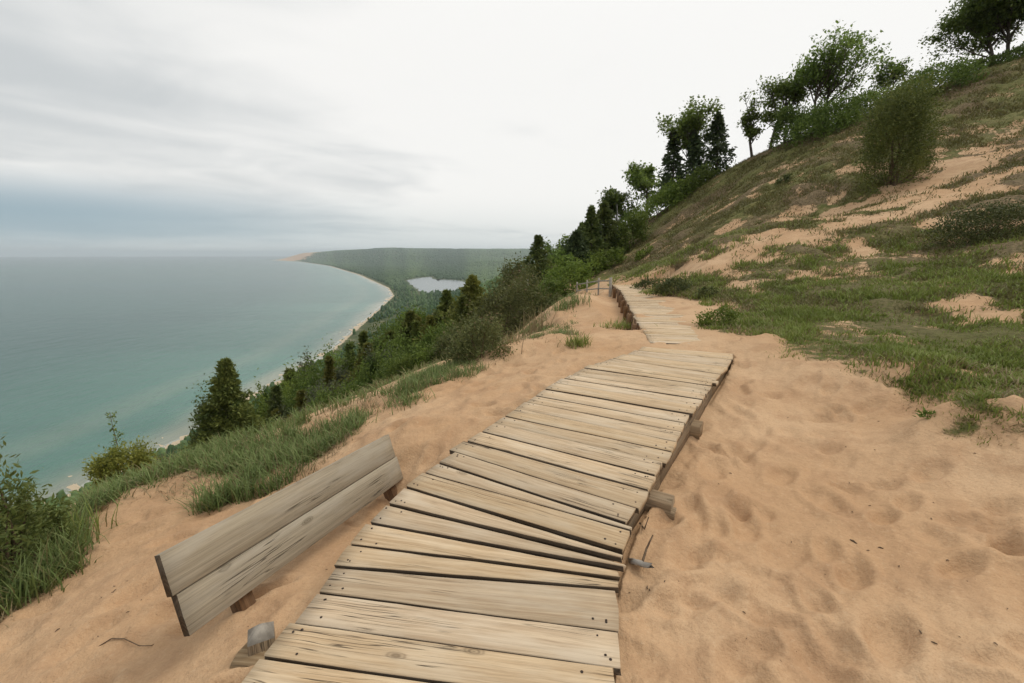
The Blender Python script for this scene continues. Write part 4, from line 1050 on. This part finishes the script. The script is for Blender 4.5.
# single tall sprig, bare twigs, birch pole
def sprig():
    P, dep = spot(127, 7.3); h = top_z(127, 412, 7.3)-P[2]
    r = empty('sapling', P, 'single tall thin sprig with few leaves above the yellow-green shrub', 'plant')
    rs = np.random.default_rng(4); mb = MB(); z = np.linspace(-.1, h, 8); pts = np.stack([P[0]+.03*np.sin(z*3), P[1]+0*z, P[2]+z], 1); tube(mb, pts, np.linspace(.012, .003, 8), 5); mb.build('stem', M['twig'], r)
    n = 90; t = rs.uniform(.45, 1, n); Q = np.stack([P[0]+rs.normal(size=n)*.05, P[1]+rs.normal(size=n)*.05, P[2]+h*t], 1)
    V, F, A = leaves(Q, rs.normal(size=(n, 3))+[0, 0, .5], .06, rs, None, .5); mb = MB(); mb.add(V, [F], A); mb.build('leaves', M['maple'], r)
sprig()
def twiggy(u, v, Y, wpx, label, n=16, mat='twig'):
    P, dep = spot(u, Y); h = top_z(u, v, Y)-P[2]; w = wpx/F_PX*dep
    r = empty('bare_twigs', P, label, 'plant'); rs = np.random.default_rng(int(u)); mb = MB()
    for k in range(n):
        e = P+np.array([rs.normal()*w*.4, rs.normal()*w*.3, h*rs.uniform(.5, 1)]); m = (P+e)/2+rs.normal(size=3)*h*.07
        tube(mb, [P-[0, 0, .1], m, e], [.010, .007, .003], 4)
        for j in range(3):
            q = m+(e-m)*rs.random(); tube(mb, [q, q+np.array([rs.normal()*.1, rs.normal()*.1, rs.uniform(.02, .16)])*h], [.005, .002], 4)
    mb.build('twigs', M[mat], r)
twiggy(160, 447, 7.4, 26, 'reddish bare twigs between yellow-green shrub and lone cedar')
def pole():
    P, dep = spot(616, 47); h = top_z(616, 204, 47)-P[2]
    r = empty('birch_sapling', P, 'thin pale bare birch stem at the left foot of the hill', 'tree', G2); mb = MB(); z = np.linspace(-.2, h, 7)
    tube(mb, np.stack([P[0]+.1*np.sin(z), P[1]+0*z, P[2]+z], 1), np.linspace(.06, .025, 7), 6); mb.build('trunk', M['pale_bark'], r)
pole()

# grass -------------------------------------------------------------
def blades(P, hgt, wid, rs, bend=.5, rnd=None, nseg=3, lean=None):
    n = len(P); az = rs.uniform(0, 2*math.pi, n)
    d = np.stack([np.cos(az), np.sin(az)], 1)*np.abs(rs.normal(bend, bend*.5, n))[:, None]
    if lean is not None: d = d+np.asarray(lean)
    s = np.stack([-np.sin(az+rs.normal(size=n)*.8), np.cos(az)], 1); s /= np.linalg.norm(s, axis=1)[:, None]
    V, H = [], []
    for k in range(nseg):
        t = k/nseg; c = np.stack([P[:, 0]+d[:, 0]*hgt*t**1.8, P[:, 1]+d[:, 1]*hgt*t**1.8, P[:, 2]+hgt*t*(1-.25*t*np.minimum(np.linalg.norm(d, axis=1), 1))], 1)
        w = wid*(1-t*.55)
        o = np.stack([s[:, 0]*w, s[:, 1]*w, 0*w], 1); V += [c-o, c+o]; H += [np.full(n, t)]*2
    t = 1.; V.append(np.stack([P[:, 0]+d[:, 0]*hgt, P[:, 1]+d[:, 1]*hgt, P[:, 2]+hgt*(1-.25*np.minimum(np.linalg.norm(d, axis=1), 1))], 1)); H.append(np.ones(n))
    m = 2*nseg+1; V = np.stack(V, 1).reshape(-1, 3); H = np.stack(H, 1).ravel()
    b = np.arange(n)[:, None]*m
    Q = [b+np.array([[2*k, 2*k+1, 2*k+3, 2*k+2]]) for k in range(nseg-1)]
    Tt = b+np.array([[2*nseg-2, 2*nseg-1, 2*nseg]])
    rnd = rs.random(n) if rnd is None else rnd
    return V, np.concatenate(Q), Tt, H, np.repeat(rnd, m)
def grass_obj(name, P, hgt, wid, mat, rs, **kw):
    V, Q, T, H, A = blades(P, hgt, wid, rs, **kw)
    me = mesh(name, V, [Q, T], M[mat], False, {'rnd': A, 'hh': H})
    return me
def scatter(rs, n, rmin, rmax, amin, amax, power=1.0):
    """points spread so that their density falls with distance"""
    r = np.exp(rs.uniform(math.log(rmin), math.log(rmax), n)); a = np.radians(rs.uniform(amin, amax, n))
    return r*np.sin(a), r*np.cos(a), r
def tufted(x, y, r, rs, per, spread):
    x = np.repeat(x, per)+rs.normal(size=len(x)*per)*np.repeat(spread, per); y = np.repeat(y, per)+rs.normal(size=len(y)*per)*np.repeat(spread, per)
    return x, y, np.repeat(r, per)
def build_grass():
    rs = np.random.default_rng(77)
    # green sward on the near right slope
    x, y, r = scatter(rs, 62000, 2.6, 26, 12, 66)
    vl, vr, dl, dr = cover(x, y)
    keep = rs.random(len(x)) < vr*(.12+.88*sstep(fbm(x/.6, y/.6, 61, 3), .40, .56))
    x, y, r = x[keep], y[keep], r[keep]
    px, py, pr = tufted(x, y, r, rs, 9, .02+.004*r)
    z = height(px, py)
    hi = z > 1.7+rs.normal(size=len(z))*.8
    hg = (.05+.0058*pr)*rs.uniform(.4, 1.4, len(px)); hg *= .35+1.3*fbm(px/.7, py/.7, 63, 3)
    P = np.stack([px, py, z-.02], 1)
    put('grass', grass_obj('grass', P[~hi], hg[~hi], .0022+.00075*pr[~hi], 'sward_blade', rs, bend=.55), kind='stuff', label='short green grass on the near right slope', cat='grass')
    # dry low cover on the upper hillside
    x, y, r = scatter(rs, 80000, 11, 75, 3, 62)
    vl, vr, dl, dr = cover(x, y); z = height(x, y)
    keep = (rs.random(len(x)) < vr*.9) & (z > .4) 
    x, y, r, z = x[keep], y[keep], r[keep], z[keep]
    px, py, pr = tufted(x, y, r, rs, 6, .01*r*.6)
    z = height(px, py); P = np.stack([px, py, z-.03], 1)
    hg = (.06+.0034*pr)*rs.uniform(.4, 1.3, len(px))*(.5+.9*fbm(px/2, py/2, 64, 3))
    put('hillside_grass', grass_obj('hillside_grass', P, hg, .0030+.00065*pr, 'dry_blade', rs, bend=.8), kind='stuff', label='dry brownish low grass on the upper hillside', cat='grass')
    # beach grass along the bluff edge
    x, y, r = scatter(rs, 40000, 2.6, 32, -64, 14)
    vl, vr, dl, dr = cover(x, y)
    dens = vl*(.05+sstep(-dl, 1.9, .3)*.95)*sstep(fbm(x/1.1, y/1.1, 66, 3)+np.interp(y, [3.5, 7], [.04, .12]), .43, .56)
    keep = rs.random(len(x)) < dens
    x, y, r, dl = x[keep], y[keep], r[keep], dl[keep]
    px, py, pr = tufted(x, y, r, rs, 10, .03+.003*r)
    z = height(px, py); P = np.stack([px, py, z-.03], 1)
    f = fbm(px/1.2, py/1.2, 67, 3)
    hg = (.17+.0095*np.minimum(pr, 16))*rs.uniform(.45, 1.25, len(px))*(.45+1.0*f)
    hg = hg*np.interp(py, [6.0, 7.4, 40], [1.0, .55, .40])
    put('beach_grass', grass_obj('beach_grass', P, hg, .0024+.00062*pr, 'beach_blade', rs, bend=.55), kind='stuff', label='tall blue-green beach grass along the bluff edge', cat='grass')
    # scrub on the bluff face
    x, y, r = scatter(rs, 30000, 9, 110, -62, 16)
    vl, vr, dl, dr = cover(x, y)
    keep = rs.random(len(x)) < vl*sstep(-dl, .8, 3)*.8
    x, y, r = x[keep], y[keep], r[keep]
    px, py, pr = tufted(x, y, r, rs, 5, .008*r); z = height(px, py); P = np.stack([px, py, z-.03], 1)
    hg = (.12+.010*pr)*rs.uniform(.3, 1.3, len(px))*(.5+fbm(px/3, py/3, 68, 3))
    put('bluff_grass', grass_obj('bluff_grass', P, hg, .004+.0011*pr, 'dry_blade', rs, bend=.7), kind='stuff', label='brownish scrub cover on the bluff face', cat='grass')
build_grass()
def tuft(u, v, wpx, hpx, label, mat, n=120, name='grass_tuft', bend=.5):
    P = hit(u, v); dep = P[1]*math.cos(PITCH)-(P[2]-EYE)*math.sin(PITCH); rs = np.random.default_rng(int(u*7+v)); w = wpx/F_PX*dep; h = hpx/F_PX*dep
    x = P[0]+rs.normal(size=n)*w*.28; y = P[1]+rs.normal(size=n)*w*.28
    Q = np.stack([x, y, height(x, y)-.02], 1)
    me = grass_obj(name, Q-P, h*rs.uniform(.5, 1.15, n), .0022+.0006*dep*np.ones(n), mat, rs, bend=bend)
    o = put(name, me, None, label, 'grass tuft', 'lone grass tufts on the sand'); o.location = P
tuft(578, 346, 22, 15, 'single green tuft on the sand left of the boardwalk end', 'sward_blade', 160)
tuft(623, 327, 50, 9, 'flat long green patch beside the raised edge of the far boardwalk', 'sward_blade', 260, bend=.9)
tuft(567, 308, 36, 14, 'mixed straw and green tuft on the sandy mound', 'beach_blade', 220)
tuft(408, 404, 34, 16, 'grass clump at the sand edge below the bluff bushes', 'beach_blade', 220)
tuft(70, 545, 50, 40, 'long-bladed grass clump at the near left dune edge', 'sward_blade', 150, bend=.4)
tuft(30, 592, 60, 60, 'coarse grass under the willow shrubs at the left frame edge', 'beach_blade', 200, bend=.5)
tuft(62, 566, 44, 44, 'loose grass blades at the sandy foot of the willow shrubs', 'beach_blade', 120, bend=.6)
tuft(535, 335, 26, 30, 'pale straw stalks at the sand edge under the twiggy bush', 'straw_blade', 70, bend=.25)
tuft(505, 350, 40, 22, 'pale straw stalks in front of the big olive bush', 'straw_blade', 70, bend=.25)
def seedling():
    P = hit(925, 430); r = empty('seedling', P, 'tiny lone green seedling on the sand below the grass bank', 'plant'); rs = np.random.default_rng(9)
    mb = MB(); tube(mb, [P-[0, 0, .03], P+[0.004, 0, .07], P+[0, 0, .13]], [.005, .004, .002], 5); mb.build('stem', M['twig'], r)
    n = 46; Q = P+np.stack([rs.normal(size=n)*.030, rs.normal(size=n)*.03, .085+rs.random(n)*.06], 1)
    V, F, A = leaves(Q, rs.normal(size=(n, 3))+[0, 0, .4], .045, rs, None, .5); mb = MB(); mb.add(V, [F], A); mb.build('leaves', M['shrub'], r)
seedling()
# drift sticks on the sand
def stick(px, rad, label, name='stick'):
    pts = [hit(u, v)+np.array([0, 0, .012+lift]) for u, v, lift in px]
    r = empty(name, pts[0], label, 'stick', 'sticks on the sand'); mb = MB(); tube(mb, pts, np.linspace(rad, rad*.5, len(pts)), 5); mb.build('stem', M['twig'], r, True)
stick([(98,650,0),(112,643,.01),(125,643,.012),(140,650,.005),(152,650,.01),(166,641,.0)], .0032, 'thin curved twig lying on the sand left of the bench')
stick([(985,452,0),(1000,448,.02),(1023,450,.01)], .012, 'dark stick at the foot of the grass bank')
stick([(962,428,.01),(985,440,.02),(1010,438,.0)], .010, 'dark root poking from the grass bank')
stick([(978,466,.0),(986,465,.0),(994,466,.0)], .006, 'short twig on open sand at right')
stick([(641,567,-.01),(646,556,.03),(652,548,.07)], .008, 'upright dead twig beside the broken wood chunk')
stick([(640,525,.0),(644,535,.02),(648,528,.06)], .007, 'dead twig under the boardwalk edge')
def chunk():
    P = hit(640, 566); r = empty('wood_chunk', P, 'small broken wood chunk in the sand right of the boardwalk', 'wood chunk'); mb = MB()
    beam(mb, P+[-.03, .03, .012], P+[.025, -.035, .050], .05, .028, (.5, .3, 1), rnd=.52, nseg=4, wob=.010, jag=.020, widthB=.022); mb.build('block', M['grey_wood'], r)
chunk()

def litter():
    """bits of dry stalk and bark lying on the sand"""
    rs = np.random.default_rng(31); mb = MB(); k = 0
    while k < 55:
        if rs.random() < .28: q = hit(rs.uniform(10, 150), rs.uniform(555, 640))
        else: q = hit(rs.uniform(560, 1020), rs.uniform(350, 682)**1.0) if rs.random() < .7 else hit(rs.uniform(150, 640), rs.uniform(340, 682))
        p = q[:2]
        if inside(p[0:1], p[1:2], DECK1)[0] or math.hypot(*p) > 11: continue
        vl, vr, dl, dr = cover(p[0:1], p[1:2])
        if max(vl[0], vr[0]) > .5 and rs.random() < .7: continue
        k += 1; L = rs.uniform(.003, .011)*(1 if rs.random() < .93 else 2.5); a = rs.uniform(0, math.pi); d = np.array([math.cos(a), math.sin(a), rs.normal()*.15])
        z = ground_z(p[0], p[1])+.003
        c = np.array([p[0], p[1], z]); m_ = np.array([rs.normal()*.2*L, rs.normal()*.2*L, .002])
        tube(mb, [c-d*L, c+m_, c+d*L], [L*.18+.0006, L*.28+.0008, L*.15+.0005], 4)
    o = mb.build('litter', M['twig'], None, kind='stuff', label='dark bits of plant litter scattered on the sand', cat='litter')
litter()

def edge_straw():
    rs = np.random.default_rng(55)
    x, y, r = scatter(rs, 60000, 2.4, 18, -60, 66)
    vl, vr, dl, dr = cover(x, y); q = np.where(x < 0.35*y-.5, -dl, -dr); v = np.maximum(vl, vr)
    keep = (rs.random(len(x)) < v*sstep(q, 1.6, .1)*.36)
    x, y, r = x[keep], y[keep], r[keep]
    px, py, pr = tufted(x, y, r, rs, 5, .015+.004*r); z = height(px, py)
    hg = (.05+.007*pr)*rs.uniform(.4, 1.6, len(px))
    put('dry_grass', grass_obj('dry_grass', np.stack([px, py, z-.02], 1), hg, .0016+.0005*pr, 'straw_blade', rs, bend=.9), kind='stuff', label='pale dry grass stalks along the sand edges', cat='grass')
edge_straw()

# far woods ------------------------------------------------------------
def blobs(P, rad, hgt, rs, name, mat, label, k=7):
    n = len(P); rings = [(1.0, .0), (1.05, .35), (.62, .8), (0.0, 1.0)]
    V = []; an = np.arange(k)*2*math.pi/k
    off = rs.uniform(0, 6, n)
    for q, (a, b) in enumerate(rings[:-1]):
        jit = rs.uniform(.65, 1.3, (n, k))
        V.append(np.stack([P[:, 0:1]+rad[:, None]*a*jit*np.cos(an+off[:, None]), P[:, 1:2]+rad[:, None]*a*jit*np.sin(an+off[:, None]), P[:, 2:3]+hgt[:, None]*b*rs.uniform(.85, 1.2, (n, k))-(.25*hgt[:, None] if q == 0 else 0)], -1))
    V.append((P+np.stack([rs.normal(size=n)*rad*.2, rs.normal(size=n)*rad*.2, hgt], 1))[:, None])
    V = np.concatenate(V, 1).reshape(-1, 3); m = 3*k+1; b = (np.arange(n)*m)[:, None, None]
    i = np.arange(k); j = (i+1) % k
    Q = np.concatenate([b+np.stack([q*k+i, q*k+j, (q+1)*k+j, (q+1)*k+i], -1)[None] for q in range(2)], 1).reshape(-1, 4)
    T = (b+np.stack([2*k+i, 2*k+j, np.full(k, 3*k)], -1)[None]).reshape(-1, 3)
    me = mesh(name, V, [Q, T], M[mat], False, {'rnd': np.repeat(np.clip((fbm(P[:, 0]/np.maximum(P[:, 1]*.07, 30), P[:, 1]/np.maximum(P[:, 1]*.22, 60), 93, 4)-.5)*4.0+rs.normal(.45, .22, n), 0, 1), m)})
    put(name, me, kind='stuff', label=label, cat='woods')
def far_woods():
    rs = np.random.default_rng(19)
    # bluff foot and shelf woods, 150 m to 1500 m
    y = np.exp(rs.uniform(math.log(130), math.log(1700), 26000)); x = y*rs.uniform(-1.3, .25, len(y))
    z, d = far_height(x, y)
    p = sstep(d, 7, 16)*(1-.85*sstep(fbm(x/46, y/30, 81, 4), .47, .54)*sstep(d, 55, 100)*sstep(d, 330, 190)*(y < 900))
    p *= np.interp(y, [130, 260, 420, 1700], [.22, .5, 1, 1])
    p *= 1-bare_slope(x, y)
    ok = (rs.random(len(y)) < p) & (~inside(x, y, POND)) & (seg_dist(x, y, POND, closed=True) > 12)
    x, y, d = x[ok], y[ok], d[ok]; z = height(x, y)
    s = rs.uniform(.55, 1.25, len(x))*np.interp(y, [130, 400, 1700], [.8, 1, 1.25])
    blobs(np.stack([x, y, z], 1), 2.6*s, 7.0*s*rs.uniform(.7, 1.3, len(x)), rs, 'bluff_woods', 'far_leaf', 'distant dark woods on the lower bluff and its shore')
    y = np.exp(rs.uniform(math.log(1500), math.log(9800), 60000)); x = y*rs.uniform(-.60, .30, len(y))
    z, d = far_height(x, y)
    ok = (d > 22) & (~inside(x, y, POND)) & (seg_dist(x, y, POND, closed=True) > 10) & ~((x < -3550-250*rs.random(len(x))) & (d < 1300) & (y > 6500))
    x, y, z = x[ok], y[ok], z[ok]
    s = rs.uniform(.6, 1.3, len(x))*np.interp(y, [1500, 9800], [1.1, 3.2])
    blobs(np.stack([x, y, z], 1), 5.0*s, 7.0*np.minimum(s, 1.6)*rs.uniform(.7, 1.3, len(x)), rs, 'far_woods', 'far_leaf', 'far-off hazy woods on the headland and round the inland lake', 6)
far_woods()

# air ------------------------------------------------------------------
def haze():
    X, Z0, Z1 = 31000., -150., 150.
    V = [(sx*X, sy*X, z) for z in (Z0, Z1) for sx, sy in ((-1, -1), (1, -1), (1, 1), (-1, 1))]
    F = [(3, 2, 1, 0), (4, 5, 6, 7), (0, 1, 5, 4), (1, 2, 6, 5), (2, 3, 7, 6), (3, 0, 4, 7)]
    m = bpy.data.materials.new('haze'); m.use_nodes = True; t = NT(m.node_tree); t.n.clear()
    v = t.new('ShaderNodeVolumePrincipled'); v.inputs['Color'].default_value = (.80, .90, .97, 1); v.inputs['Density'].default_value = 7.0e-5; v.inputs['Anisotropy'].default_value = .2
    o = t.new('ShaderNodeOutputMaterial'); t.l.new(v.outputs[0], o.inputs['Volume'])
    put('haze', mesh('haze', V, [np.array(F)], m), kind='stuff', label='thin pale haze over lake and far shore', cat='haze')
haze()
import os
if os.environ.get('DBG'):
    for q in PLANTED: print('PLANT', q)
